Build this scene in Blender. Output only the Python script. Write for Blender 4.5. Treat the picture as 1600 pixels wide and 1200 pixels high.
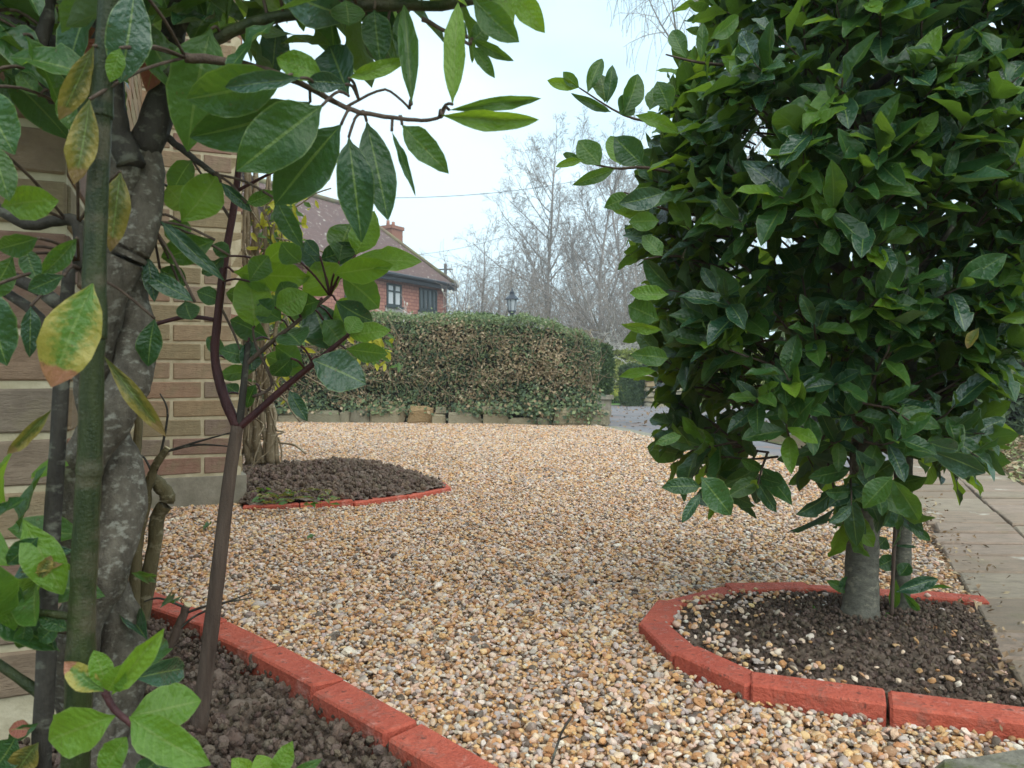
import bpy, bmesh, math, random
import numpy as np
from mathutils import Vector, Matrix, noise

for o in list(bpy.data.objects): bpy.data.objects.remove(o)
S = bpy.context.scene
C = S.collection
R = math.radians

# ------------------------------------------------------------------ camera
H = 0.51            # eye height (m): from 75 mm brick courses on the porch wall
F = 1200.0          # focal length in photo pixels (1600 wide)
HY = 590.0          # horizon row
cd = bpy.data.cameras.new('camera'); cam = bpy.data.objects.new('camera', cd); C.objects.link(cam)
cam.location = (0, 0, H); cam.rotation_euler = (R(90), 0, 0)
cd.sensor_width = 36; cd.lens = 36 * F / 1600; cd.shift_y = -(600 - HY) / 1600
cd.clip_start = 0.02; cd.clip_end = 1500
cd.dof.use_dof = True; cd.dof.focus_distance = 1.7; cd.dof.aperture_fstop = 13
S.camera = cam

# ------------------------------------------------------------------ sky, sun, exposure
SUN_EL, SUN_AZ = R(54), R(150)      # soft light through cloud, from behind the camera's right shoulder
w = bpy.data.worlds.new('World'); S.world = w; w.use_nodes = True
nt = w.node_tree; nt.nodes.clear()
out = nt.nodes.new('ShaderNodeOutputWorld'); bg = nt.nodes.new('ShaderNodeBackground')
sky = nt.nodes.new('ShaderNodeTexSky'); sky.sky_type = 'NISHITA'; sky.sun_disc = False
sky.sun_elevation = SUN_EL; sky.sun_rotation = SUN_AZ
tc = nt.nodes.new('ShaderNodeTexCoord'); mp = nt.nodes.new('ShaderNodeMapping'); mp.inputs['Scale'].default_value = (1, 1, 2.6)
nz = nt.nodes.new('ShaderNodeTexNoise'); nz.inputs['Scale'].default_value = 1.6; nz.inputs['Detail'].default_value = 4; nz.inputs['Roughness'].default_value = .45
rp = nt.nodes.new('ShaderNodeValToRGB')
rp.color_ramp.elements[0].position = .38; rp.color_ramp.elements[0].color = (3.3, 5.2, 6.5, 1)
rp.color_ramp.elements[1].position = .62; rp.color_ramp.elements[1].color = (5.5, 7.0, 7.6, 1)
mx = nt.nodes.new('ShaderNodeMix'); mx.data_type = 'RGBA'; mx.inputs[0].default_value = .86
nt.links.new(tc.outputs['Generated'], mp.inputs['Vector']); nt.links.new(mp.outputs[0], nz.inputs['Vector'])
nt.links.new(nz.outputs['Fac'], rp.inputs[0]); nt.links.new(sky.outputs[0], mx.inputs[6]); nt.links.new(rp.outputs[0], mx.inputs[7])
nt.links.new(mx.outputs[2], bg.inputs['Color']); bg.inputs['Strength'].default_value = 0.1
nt.links.new(bg.outputs[0], out.inputs[0])
sd = bpy.data.lights.new('sun', 'SUN'); sun = bpy.data.objects.new('sun', sd); C.objects.link(sun)
sd.energy = 1.5; sd.angle = R(85); sd.color = (1, .93, .82)
dirv = Vector((math.sin(-SUN_AZ) * math.cos(SUN_EL) * -1, math.cos(SUN_AZ) * math.cos(SUN_EL), math.sin(SUN_EL)))
sun.rotation_euler = dirv.to_track_quat('Z', 'Y').to_euler(); sun.location = (0, 0, 20)
vs = S.view_settings; vs.view_transform = 'Standard'; vs.look = 'None'; vs.gamma = 1; vs.use_curve_mapping = False
vs.exposure = 1.08

# ------------------------------------------------------------------ helpers
def P(x, y, d):                      # photo pixel + distance -> point
    return Vector(((x - 800) / F * d, d, H - (y - HY) / F * d))
def G(x, y, z=0.0):                  # photo pixel on the ground plane of height z
    d = (H - z) * F / (y - HY)
    return Vector(((x - 800) / F * d, d, z))
def tag(o, label=None, cat=None, group=None, kind=None):
    if label: o['label'] = label
    if cat: o['category'] = cat
    if group: o['group'] = group
    if kind: o['kind'] = kind
    return o
def empty(name, loc, label=None, cat=None, group=None):
    o = bpy.data.objects.new(name, None); C.objects.link(o); o.location = loc; o.empty_display_size = .05
    return tag(o, label, cat, group)
def link(name, me, mat=None, parent=None):
    o = bpy.data.objects.new(name, me); C.objects.link(o)
    if mat is not None and not me.materials: me.materials.append(mat)
    if parent is not None: o.parent = parent
    return o

class MB:                            # mesh buffer in world coordinates
    def __init__(s): s.v = []; s.f = []; s.t = []; s.uv = []; s.n = 0; s.smooth = True
    def add(s, verts, faces, tint=0.0, uv=None):
        verts = [tuple(p) for p in verts]
        n = s.n; s.v += verts; s.n += len(verts)
        s.f += [tuple(i + n for i in f) for f in faces]; s.t += [tint] * len(faces)
        s.uv += list(uv) if uv is not None else [(0, 0)] * len(verts)
    def tube(s, pts, rad, n=6, tint=0.0, cap=True):
        pts = [Vector(p) for p in pts]; V = []; Fc = []
        up = Vector((.31, .17, .93))
        for i, p in enumerate(pts):
            t = (pts[min(i + 1, len(pts) - 1)] - pts[max(i - 1, 0)])
            if t.length < 1e-9: t = Vector((0, 0, 1))
            t.normalize()
            a = t.cross(up)
            if a.length < .05: a = t.cross(Vector((1, 0, 0)))
            a.normalize(); b = t.cross(a)
            up = b.cross(t) if False else up
            r = rad[i] if hasattr(rad, '__len__') else rad
            for k in range(n):
                an = 2 * math.pi * k / n
                V.append(p + (a * math.cos(an) + b * math.sin(an)) * r)
        for i in range(len(pts) - 1):
            for k in range(n):
                Fc.append((i * n + k, i * n + (k + 1) % n, (i + 1) * n + (k + 1) % n, (i + 1) * n + k))
        if cap and n >= 3:
            Fc.append(tuple(range(n))[::-1]); m = (len(pts) - 1) * n; Fc.append(tuple(m + k for k in range(n)))
        s.add(V, Fc, tint)
    def box(s, lo, hi, M=None, tint=0.0):
        x0, y0, z0 = lo; x1, y1, z1 = hi
        V = [Vector(p) for p in ((x0, y0, z0), (x1, y0, z0), (x1, y1, z0), (x0, y1, z0), (x0, y0, z1), (x1, y0, z1), (x1, y1, z1), (x0, y1, z1))]
        if M is not None: V = [M @ p for p in V]
        s.add(V, [(0, 3, 2, 1), (4, 5, 6, 7), (0, 1, 5, 4), (1, 2, 6, 5), (2, 3, 7, 6), (3, 0, 4, 7)], tint)
    def mesh(s, name, org=(0, 0, 0), smooth=None):
        me = bpy.data.meshes.new(name)
        vv = np.array(s.v, dtype=np.float64) - np.array(org)
        me.from_pydata(vv.tolist(), [], s.f)
        a = me.attributes.new('tint', 'FLOAT', 'FACE'); a.data.foreach_set('value', np.array(s.t, dtype=np.float32))
        uvl = me.uv_layers.new(name='UVMap'); idx = np.zeros(len(me.loops), dtype=np.int32); me.loops.foreach_get('vertex_index', idx)
        uvl.data.foreach_set('uv', np.array(s.uv, dtype=np.float32)[idx].ravel())
        me.polygons.foreach_set('use_smooth', [bool(s.smooth if smooth is None else smooth)] * len(me.polygons))
        return me
    def build(s, name, mat, parent=None, smooth=None, kind=None):
        org = parent.matrix_basis.translation if parent is not None else (0, 0, 0)
        if parent is not None and parent.parent is not None: org = org + parent.parent.matrix_basis.translation
        o = link(name, s.mesh(name, org, smooth), mat, parent)
        if kind: o['kind'] = kind
        return o

def smoothline(pts, k=5):            # Catmull-Rom
    pts = [Vector(p) for p in pts]; o = []
    for i in range(len(pts) - 1):
        p0 = pts[max(i - 1, 0)]; p1 = pts[i]; p2 = pts[i + 1]; p3 = pts[min(i + 2, len(pts) - 1)]
        for j in range(k):
            t = j / k
            o.append(.5 * ((2 * p1) + (p2 - p0) * t + (2 * p0 - 5 * p1 + 4 * p2 - p3) * t * t + (3 * p1 - p0 - 3 * p2 + p3) * t ** 3))
    o.append(pts[-1]); return o
def lerpr(r, m, k=5):
    n = len(r); return [np.interp(i / (m - 1) * (n - 1), range(n), r) for i in range(m)]
def inpoly(x, y, poly):
    x = np.asarray(x); y = np.asarray(y); c = np.zeros(x.shape, bool); n = len(poly)
    for i in range(n):
        x0, y0 = poly[i][:2]; x1, y1 = poly[(i + 1) % n][:2]
        m = ((y0 > y) != (y1 > y)) & (x < (x1 - x0) * (y - y0) / (y1 - y0 + 1e-12) + x0); c ^= m
    return c
def polysheet(name, poly, z, mat, thick=None):
    bm = bmesh.new(); vs_ = [bm.verts.new((p[0], p[1], z if len(p) < 3 else p[2])) for p in poly]
    f = bm.faces.new(vs_)
    if f.normal.z < 0: f.normal_flip()
    f.normal_update()
    if f.normal.z < 0: f.normal_flip()
    me = bpy.data.meshes.new(name); bm.to_mesh(me); bm.free()
    return link(name, me, mat)

# ------------------------------------------------------------------ materials
def mat(name, build):
    m = bpy.data.materials.new(name); m.use_nodes = True; t = m.node_tree; t.nodes.clear()
    o = t.nodes.new('ShaderNodeOutputMaterial')
    class K: pass
    k = K()
    def n(ty, props=None, **inp):
        nd = t.nodes.new(ty)
        for a, b in (props or {}).items(): setattr(nd, a, b)
        for a, b in inp.items():
            key = a.replace('_', ' ')
            sk = nd.inputs[int(a[1:])] if a[0] == 'i' and a[1:].isdigit() else nd.inputs[key]
            if hasattr(b, 'is_output') or isinstance(b, bpy.types.NodeSocket): t.links.new(b, sk)
            else: sk.default_value = b
        return nd
    def ramp(fac, *stops, interp='LINEAR'):
        nd = t.nodes.new('ShaderNodeValToRGB'); cr = nd.color_ramp; cr.interpolation = interp
        while len(cr.elements) < len(stops): cr.elements.new(.5)
        for e, (p, c) in zip(cr.elements, stops): e.position = p; e.color = (*c, 1) if len(c) == 3 else c
        if fac is not None: t.links.new(fac, nd.inputs[0])
        return nd.outputs[0]
    def mix(f, a, b, mode='MIX'):
        nd = t.nodes.new('ShaderNodeMix'); nd.data_type = 'RGBA'; nd.blend_type = mode
        for sk, v in ((0, f), (6, a), (7, b)):
            if isinstance(v, bpy.types.NodeSocket): t.links.new(v, nd.inputs[sk])
            else: nd.inputs[sk].default_value = v if sk == 0 else ((*v, 1) if len(v) == 3 else v)
        return nd.outputs[2]
    def math_(op, a, b=None, c=None, clamp=False):
        nd = t.nodes.new('ShaderNodeMath'); nd.operation = op; nd.use_clamp = clamp
        for i, v in enumerate((a, b, c)):
            if v is None: continue
            if isinstance(v, bpy.types.NodeSocket): t.links.new(v, nd.inputs[i])
            else: nd.inputs[i].default_value = v
        return nd.outputs[0]
    def noise_(scale, detail=4, rough=.55, vec=None):
        nd = n('ShaderNodeTexNoise', Scale=float(scale), Detail=float(detail), Roughness=rough)
        if vec is not None: t.links.new(vec, nd.inputs['Vector'])
        else: t.links.new(pos(), nd.inputs['Vector'])
        return nd.outputs['Fac']
    cache = {}
    def pos():
        if 'p' not in cache: cache['p'] = n('ShaderNodeTexCoord').outputs['Object']
        return cache['p']
    def geo():
        if 'g' not in cache: cache['g'] = n('ShaderNodeNewGeometry')
        return cache['g']
    def rnd():
        if 'r' not in cache:
            a = n('ShaderNodeAttribute', {'attribute_name': 'tint'}).outputs['Fac']
            cache['r'] = math_('FRACT', math_('ADD', a, n('ShaderNodeObjectInfo').outputs['Random']))
        return cache['r']
    def bump(h, strength=.4, dist=.01): return n('ShaderNodeBump', Strength=strength, Distance=dist, Height=h).outputs[0]
    def pbsdf(col, rough=.7, normal=None, spec=.4, **kw):
        nd = n('ShaderNodeBsdfPrincipled')
        for sk, v in (('Base Color', col), ('Roughness', rough), ('Specular IOR Level', spec), ('Normal', normal)):
            if v is None: continue
            if isinstance(v, bpy.types.NodeSocket): t.links.new(v, nd.inputs[sk])
            else: nd.inputs[sk].default_value = (*v, 1) if sk == 'Base Color' else v
        for a, b in kw.items(): nd.inputs[a.replace('_', ' ')].default_value = b
        return nd.outputs[0]
    def outp(s): t.links.new(s, o.inputs['Surface'])
    for a, b in dict(n=n, ramp=ramp, mix=mix, math=math_, noise=noise_, pos=pos, geo=geo, rnd=rnd, bump=bump, pbsdf=pbsdf, out=outp, t=t).items(): setattr(k, a, b)
    build(k); return m

def leafmat(name, lo, hi, back, trans, rough=.34, tamt=.3, spots=None, spec=.5):
    def b(k):
        uv = k.n('ShaderNodeUVMap', {'uv_map': 'UVMap'}).outputs[0]
        sx = k.n('ShaderNodeSeparateXYZ', Vector=uv); u, v = sx.outputs[0], sx.outputs[1]
        a = k.math('MULTIPLY', k.math('ABSOLUTE', k.math('SUBTRACT', u, .5)), 2)
        col = k.ramp(k.rnd(), (0, lo), (.55, tuple((x + y) / 2 for x, y in zip(lo, hi))), (1, hi))
        rv = k.math('MULTIPLY', k.rnd(), 40)
        lv = k.n('ShaderNodeCombineXYZ', X=k.math('ADD', u, rv), Y=k.math('MULTIPLY', v, 2.2), Z=rv).outputs[0]
        nz = k.noise(3.2, 5, .65, lv)
        col = k.mix(k.math('MULTIPLY', nz, .55), col, tuple(x * .55 for x in lo))
        vein = k.math('SINE', k.math('MULTIPLY', k.math('SUBTRACT', v, k.math('MULTIPLY', a, .16)), 58))
        vm = k.math('MULTIPLY', k.math('GREATER_THAN', vein, .92), .09)
        col = k.mix(vm, col, tuple(min(1, c * 1.8 + .02) for c in hi))
        rib = k.math('LESS_THAN', a, .055)
        col = k.mix(k.math('MULTIPLY', rib, .6), col, (.20, .29, .07))
        edge = k.math('GREATER_THAN', a, .94)
        col = k.mix(k.math('MULTIPLY', edge, .4), col, (.22, .30, .09))
        colb = k.mix(.75, col, back)
        if spots:
            sp = k.noise(7, 6, .75, lv)
            f1 = k.math('ADD', k.math('MULTIPLY', sp, .9), k.math('ADD', k.math('MULTIPLY', a, .45), k.math('MULTIPLY', v, .35)))
            f = k.n('ShaderNodeMapRange', Value=f1, From_Min=.72, From_Max=.98).outputs[0]
            col = k.mix(f, col, spots[0]); colb = k.mix(f, colb, spots[0])
            f2 = k.n('ShaderNodeMapRange', Value=k.math('ADD', v, k.math('MULTIPLY', k.noise(4, 3, .6, lv), .14)), From_Min=.87, From_Max=.90).outputs[0]
            col = k.mix(f2, col, spots[1]); colb = k.mix(f2, colb, spots[1])
        bl = k.math('MULTIPLY', k.math('GREATER_THAN', k.noise(5.5, 4, .7, k.n('ShaderNodeVectorMath', {'operation': 'ADD'}, i0=lv, i1=(9.1, 3.7, 0)).outputs[0]), .665), k.math('GREATER_THAN', k.rnd(), .45))
        col = k.mix(k.math('MULTIPLY', bl, .7), col, (.13, .085, .03)); colb = k.mix(k.math('MULTIPLY', bl, .7), colb, (.15, .10, .04))
        bf = k.geo().outputs['Backfacing']
        c = k.mix(bf, col, colb)
        nrm = k.bump(k.math('ADD', k.math('MULTIPLY', vein, .12), k.math('ADD', k.math('MULTIPLY', rib, -.5), k.math('MULTIPLY', k.noise(5, 3, .55, lv), 2.2))), .5, .0024)
        rr = k.n('ShaderNodeMix', i0=bf, i2=rough, i3=.6).outputs[0]
        p = k.pbsdf(c, rr, nrm, spec)
        tr = k.n('ShaderNodeBsdfTranslucent', Color=k.mix(.55, c, trans), Normal=nrm).outputs[0]
        k.out(k.n('ShaderNodeMixShader', i0=tamt, i1=p, i2=tr).outputs[0])
    return mat(name, b)

LEAF = dict(
    dark=leafmat('leaf_dark', (.022, .072, .024), (.052, .14, .036), (.095, .155, .035), (.2, .38, .02), .30, .30),
    mid=leafmat('leaf_mid', (.030, .095, .020), (.075, .18, .032), (.10, .17, .03), (.3, .48, .03), .34, .42),
    bright=leafmat('leaf_bright', (.09, .22, .02), (.19, .34, .03), (.17, .29, .04), (.45, .62, .03), .4, .42),
    glossy=leafmat('leaf_glossy', (.022, .070, .036), (.05, .12, .055), (.08, .13, .05), (.15, .30, .04), .25, .2, spec=.7),
    spotted=leafmat('leaf_spotted', (.06, .17, .025), (.10, .22, .03), (.14, .2, .05), (.4, .45, .05), .4, .3, spots=((.34, .29, .06), (.36, .15, .09))),
    olive=leafmat('leaf_olive', (.07, .10, .02), (.11, .14, .03), (.14, .15, .04), (.3, .3, .04), .45, .3, spots=((.25, .2, .04), (.22, .14, .05))),
    dead=leafmat('leaf_dead', (.30, .085, .05), (.42, .16, .10), (.4, .17, .11), (.5, .2, .1), .55, .25),
    ivy=leafmat('leaf_ivy', (.018, .05, .022), (.05, .10, .04), (.06, .1, .05), (.1, .2, .04), .3, .1, spec=.6),
    yellow=leafmat('leaf_yellow', (.45, .42, .03), (.6, .58, .05), (.5, .5, .05), (.7, .65, .05), .5, .35),
)

def barkmat(name, c0, c1, patch=None, scale=30, pscale=9, rough=.75, zs=.25, pth=(.56, .64)):
    def b(k):
        mpn = k.n('ShaderNodeMapping', Vector=k.pos(), Scale=(1, 1, zs)).outputs[0]
        f = k.noise(scale, 6, .65, mpn)
        col = k.ramp(f, (.3, c0), (.7, c1))
        if patch:
            m = k.n('ShaderNodeMapRange', Value=k.noise(pscale, 5, .6, k.n('ShaderNodeMapping', Vector=k.pos(), Scale=(1, 1, 1.6)).outputs[0]), From_Min=pth[0], From_Max=pth[1]).outputs[0]
            col = k.mix(k.math('MULTIPLY', m, .75), col, patch)
        h = k.math('ADD', k.noise(scale * 1.5, 6, .7, mpn), k.math('MULTIPLY', k.noise(scale * 5, 3, .6), .4))
        k.out(k.pbsdf(col, rough, k.bump(h, .8, .004), .25))
    return mat(name, b)
BARK_TWIST = barkmat('bark_twisted', (.05, .041, .031), (.15, .13, .10), (.27, .26, .215), 80, 85, .85, .6, (.53, .64))
BARK_DARK = barkmat('bark_dark', (.02, .017, .014), (.07, .062, .05), (.13, .13, .1), 40, 40)
BARK_GREEN = barkmat('bark_green', (.010, .020, .006), (.045, .058, .018), (.085, .075, .045), 70, 17, .42, .15, (.5, .64))
BARK_BROWN = barkmat('bark_brown', (.055, .036, .027), (.14, .10, .075), None, 70, zs=.12)
BARK_RED = barkmat('bark_red', (.035, .012, .014), (.085, .03, .028), None, 60, rough=.45, zs=.2)
BARK_GREY = barkmat('bark_grey', (.07, .066, .052), (.17, .16, .125), (.24, .22, .16), 60, 40, zs=1.6)
BARK_TAN = barkmat('bark_tan', (.13, .095, .05), (.30, .235, .15), (.4, .35, .25), 50, 30, zs=.2)
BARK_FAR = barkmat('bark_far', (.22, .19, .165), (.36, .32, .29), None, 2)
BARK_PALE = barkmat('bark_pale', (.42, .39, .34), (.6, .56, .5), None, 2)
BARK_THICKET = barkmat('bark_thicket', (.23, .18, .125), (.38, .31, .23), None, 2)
WOOD_CUT = mat('cut_wood', lambda k: k.out(k.pbsdf(k.ramp(k.noise(60), (.3, (.35, .27, .14)), (.7, (.5, .42, .26))), .8)))

def redbrick(k):
    f = k.noise(30, 6, .7); r = k.rnd()
    col = k.ramp(f, (.3, (.40, .08, .048)), (.55, (.54, .125, .075)), (.72, (.60, .22, .15)))
    col = k.mix(k.math('MULTIPLY', r, .3), col, (.40, .075, .06))
    d = k.n('ShaderNodeMapRange', Value=k.noise(13, 7, .75), From_Min=.52, From_Max=.62).outputs[0]
    col = k.mix(k.math('MULTIPLY', d, .55), col, (.60, .36, .30))
    d3 = k.n('ShaderNodeMapRange', Value=k.noise(8, 7, .75), From_Min=.47, From_Max=.62).outputs[0]
    col = k.mix(k.math('MULTIPLY', d3, .6), col, (.30, .05, .03))
    d2 = k.n('ShaderNodeMapRange', Value=k.noise(55, 3, .6), From_Min=.62, From_Max=.68).outputs[0]
    col = k.mix(k.math('MULTIPLY', d2, .75), col, (.10, .045, .035))
    sl = k.n('ShaderNodeMapRange', Value=k.noise(17, 7, .8, k.geo().outputs['Position']), From_Min=.53, From_Max=.66).outputs[0]
    col = k.mix(k.math('MULTIPLY', sl, .5), col, (.20, .13, .10))
    k.out(k.pbsdf(col, .85, k.bump(k.math('ADD', k.noise(110, 5, .7), k.math('MULTIPLY', k.noise(28, 4, .7), 1.2)), .9, .006), .25))
RED_BRICK = mat('red_edging_brick', redbrick)
def stockbrick(k):
    r = k.rnd()
    col = k.ramp(r, (0, (.33, .26, .15)), (.2, (.38, .30, .17)), (.38, (.40, .27, .17)), (.52, (.28, .22, .17)), (.66, (.43, .25, .15)), (.8, (.34, .28, .155)), (.9, (.24, .17, .14)), (1, (.38, .19, .13)))
    f = k.noise(30, 6, .65)
    col = k.mix(k.n('ShaderNodeMapRange', Value=f, From_Min=.38, From_Max=.7).outputs[0], k.mix(.15, col, (.44, .36, .25)), k.mix(.35, col, (.12, .09, .06)))
    col = k.mix(k.n('ShaderNodeMapRange', Value=k.noise(12, 4), From_Min=.55, From_Max=.8).outputs[0], col, (.30, .25, .15))
    mpn = k.n('ShaderNodeMapping', Vector=k.pos(), Scale=(.5, .5, 1.6)).outputs[0]
    k.out(k.pbsdf(col, .85, k.bump(k.math('ADD', k.noise(75, 7, .8, mpn), k.noise(22, 5, .7, mpn)), 1, .007), .2))
STOCK_BRICK = mat('stock_brick', stockbrick)
MORTAR = mat('mortar', lambda k: k.out(k.pbsdf(k.ramp(k.noise(25, 6), (.3, (.40, .34, .22)), (.7, (.58, .51, .36))), .9, k.bump(k.noise(160, 4), .5, .003), .15)))
CONCRETE = mat('concrete', lambda k: k.out(k.pbsdf(k.mix(k.n('ShaderNodeMapRange', Value=k.noise(7, 5), From_Min=.52, From_Max=.7).outputs[0], k.ramp(k.noise(18, 6, .65), (.3, (.20, .18, .135)), (.7, (.34, .31, .245))), (.17, .165, .085)), .9, k.bump(k.noise(120, 5, .7), .5, .004), .2)))
MOSSY = mat('mossy_stone', lambda k: k.out(k.pbsdf(k.mix(k.n('ShaderNodeMapRange', Value=k.noise(14, 6, .65), From_Min=.5, From_Max=.62).outputs[0], k.ramp(k.noise(40, 6, .7), (.3, (.13, .12, .095)), (.7, (.30, .28, .22))), (.10, .115, .03)), .95, k.bump(k.noise(70, 6, .75), .9, .008), .15)))
def slabm(k):
    r = k.rnd()
    col = k.ramp(r, (0, (.32, .235, .165)), (.35, (.37, .27, .205)), (.7, (.28, .21, .148)), (1, (.36, .29, .21)))
    mpn = k.n('ShaderNodeMapping', Vector=k.pos(), Scale=(1, 2.2, 1)).outputs[0]
    col = k.mix(k.n('ShaderNodeMapRange', Value=k.noise(11, 7, .75, mpn), From_Min=.42, From_Max=.72).outputs[0], col, (.21, .165, .12))
    w = k.n('ShaderNodeMapRange', Value=k.noise(4.5, 5, .6, k.geo().outputs['Position']), From_Min=.64, From_Max=.70).outputs[0]
    col = k.mix(k.math('MULTIPLY', w, .75), col, (.62, .58, .48))
    m = k.n('ShaderNodeMapRange', Value=k.noise(6, 6, .7), From_Min=.58, From_Max=.70).outputs[0]
    col = k.mix(k.math('MULTIPLY', m, .4), col, (.17, .165, .07))
    k.out(k.pbsdf(col, .82, k.bump(k.noise(40, 7, .75, mpn), .9, .01), .3))
SLAB = mat('path_slab', slabm)
def soilm(k):
    col = k.ramp(k.noise(28, 6, .7), (.36, (.085, .061, .047)), (.5, (.15, .112, .087)), (.66, (.235, .18, .142)))
    k.out(k.pbsdf(col, .95, k.bump(k.noise(130, 5, .7), .7, .0025), .1))
SOIL = mat('soil', soilm)
def clodm(k):
    a = k.n('ShaderNodeAttribute', {'attribute_name': 'scol', 'attribute_type': 'INSTANCER'}).outputs['Color']
    col = k.mix(k.math('MULTIPLY', k.noise(3, 5, .7), .6), a, (.10, .066, .047))
    k.out(k.pbsdf(col, .95, k.bump(k.noise(5, 4, .7), .7, .003), .1))
CLOD = mat('soil_clod', clodm)
def stonem(k):
    a = k.n('ShaderNodeAttribute', {'attribute_name': 'scol', 'attribute_type': 'INSTANCER'}).outputs['Color']
    r = k.n('ShaderNodeObjectInfo').outputs['Random']
    vec = k.n('ShaderNodeVectorMath', {'operation': 'ADD'}, i0=k.pos(), i1=k.n('ShaderNodeCombineXYZ', X=k.math('MULTIPLY', r, 60), Y=k.math('MULTIPLY', r, 23)).outputs[0]).outputs[0]
    col = k.mix(k.math('MULTIPLY', k.noise(1.1, 4, .6, vec), .55), a, k.mix(.65, a, (.30, .17, .07)))
    m = k.n('ShaderNodeMapRange', Value=k.noise(.9, 2, .5, vec), From_Min=.6, From_Max=.68).outputs[0]
    col = k.mix(k.math('MULTIPLY', m, .5), col, (.62, .55, .44))
    k.out(k.pbsdf(col, .5, k.bump(k.noise(3, 4, .6, vec), .3, .2), .4))
STONE = mat('gravel_stone', stonem)
GRAVEL_BASE = mat('gravel_base', lambda k: k.out(k.pbsdf(k.ramp(k.noise(90, 4, .8), (.35, (.16, .10, .055)), (.6, (.34, .23, .14)), (.75, (.5, .42, .33))), .95, k.bump(k.noise(80, 4, .8), 1, .01), .1)))
def earthm(k):
    col = k.ramp(k.noise(5, 8, .75), (.3, (.085, .062, .04)), (.48, (.16, .12, .075)), (.56, (.10, .115, .045)), (.7, (.25, .21, .14)))
    k.out(k.pbsdf(col, .95, k.bump(k.noise(45, 6, .8), 1, .02), .1))
EARTH = mat('earth', earthm)
GROUNDM = mat('ground', lambda k: k.out(k.pbsdf(k.ramp(k.noise(.8, 8, .7), (.3, (.10, .095, .05)), (.5, (.17, .16, .085)), (.7, (.22, .19, .12))), .95, None, .1)))
ASPHALT = mat('asphalt', lambda k: k.out(k.pbsdf(k.mix(k.n('ShaderNodeMapRange', Value=k.noise(3.2, 7, .75), From_Min=.52, From_Max=.66).outputs[0], k.ramp(k.noise(2, 4), (.3, (.15, .145, .15)), (.7, (.21, .20, .205))), (.28, .17, .125)), .8, k.bump(k.noise(90, 3), .4, .002), .3)))
STONEWALL = mat('wall_stone', lambda k: k.out(k.pbsdf(k.mix(k.math('MULTIPLY', k.noise(7, 6, .7), .7), k.ramp(k.rnd(), (0, (.42, .36, .24)), (.3, (.32, .29, .22)), (.6, (.48, .39, .25)), (.85, (.28, .26, .18)), (1, (.52, .32, .15))), (.13, .125, .075)), .9, k.bump(k.noise(14, 6, .7), .8, .03), .15)))
TILEHANG = mat('tile_hung_wall', lambda k: k.out(k.pbsdf(k.mix(k.math('MULTIPLY', k.noise(1.3, 4), .35), k.n('ShaderNodeTexBrick', {'offset': .5}, Vector=k.n('ShaderNodeUVMap', {'uv_map': 'UVMap'}).outputs[0], Color1=(.50, .24, .175, 1), Color2=(.36, .17, .135, 1), Mortar=(.22, .09, .07, 1), Scale=1.0, Mortar_Size=.018, Bias=0.0, Brick_Width=.34, Row_Height=.15).outputs['Color'], (.3, .13, .1)), .8, None, .2)))
ROOFM = mat('roof_tile', lambda k: k.out(k.pbsdf(k.mix(k.n('ShaderNodeMapRange', Value=k.noise(5, 4, .7), From_Min=.60, From_Max=.66).outputs[0], k.mix(k.noise(.6, 4), k.n('ShaderNodeTexBrick', {'offset': .5}, Vector=k.n('ShaderNodeUVMap', {'uv_map': 'UVMap'}).outputs[0], Color1=(.175, .12, .11, 1), Color2=(.125, .095, .092, 1), Mortar=(.085, .055, .055, 1), Scale=1.0, Mortar_Size=.012, Brick_Width=.3, Row_Height=.14).outputs['Color'], (.16, .10, .085)), (.42, .38, .33)), .9, None, .15)))
RIDGEM = mat('ridge_tile', lambda k: k.out(k.pbsdf(k.ramp(k.noise(2.5, 5), (.35, (.17, .12, .085)), (.6, (.21, .20, .09))), .9)))
def flat(name, c, rough=.6, spec=.4, nscale=None, amt=.3, **kw):
    return mat(name, lambda k: k.out(k.pbsdf(k.mix(k.math('MULTIPLY', k.noise(nscale or 8, 5, .6), amt), c, tuple(x * .45 for x in c)), rough, None, spec, **kw)))
FRAME = flat('dark_frame', (.045, .06, .06), .5)
GUTTER = flat('gutter', (.02, .02, .022), .4)
GLASS = mat('window_glass', lambda k: k.out(k.pbsdf((.10, .12, .13), .06, None, .9)))
CURTAIN = flat('net_curtain', (.62, .64, .66), .9)
SILL = flat('sill_stone', (.5, .47, .44), .8)
CHIMNEYM = flat('chimney_brick', (.33, .15, .10), .9)
LAMPM = flat('lamp_metal', (.025, .032, .045), .4)
LAMPGLASS = flat('lamp_glass', (.5, .53, .55), .15, .6)
WIREM = flat('wire', (.05, .05, .055), .5)
POLEM = flat('pole_wood', (.08, .075, .07), .8)
GRASSM = flat('grass', (.10, .22, .04), .8)
PLAQUE = flat('plaque', (.06, .065, .07), .5)
BUDM = flat('bud', (.72, .68, .58), .7)
def tintleaf(name, stops, tr=(.2, .28, .05), tamt=.2, rough=.6):
    def b(k):
        a = k.n('ShaderNodeAttribute', {'attribute_name': 'tint'}).outputs['Fac']
        c = k.ramp(a, *stops)
        p = k.pbsdf(c, rough, None, .3)
        k.out(k.n('ShaderNodeMixShader', i0=tamt, i1=p, i2=k.n('ShaderNodeBsdfTranslucent', Color=k.mix(.4, c, tr)).outputs[0]).outputs[0])
    return mat(name, b)
HEDGE_LEAF = tintleaf('hedge_leaf', ((0, (.045, .07, .045)), (.22, (.095, .14, .075)), (.42, (.17, .225, .10)), (.55, (.27, .32, .15)), (.68, (.25, .18, .10)), (.82, (.40, .29, .17)), (1, (.56, .45, .30))))
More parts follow.
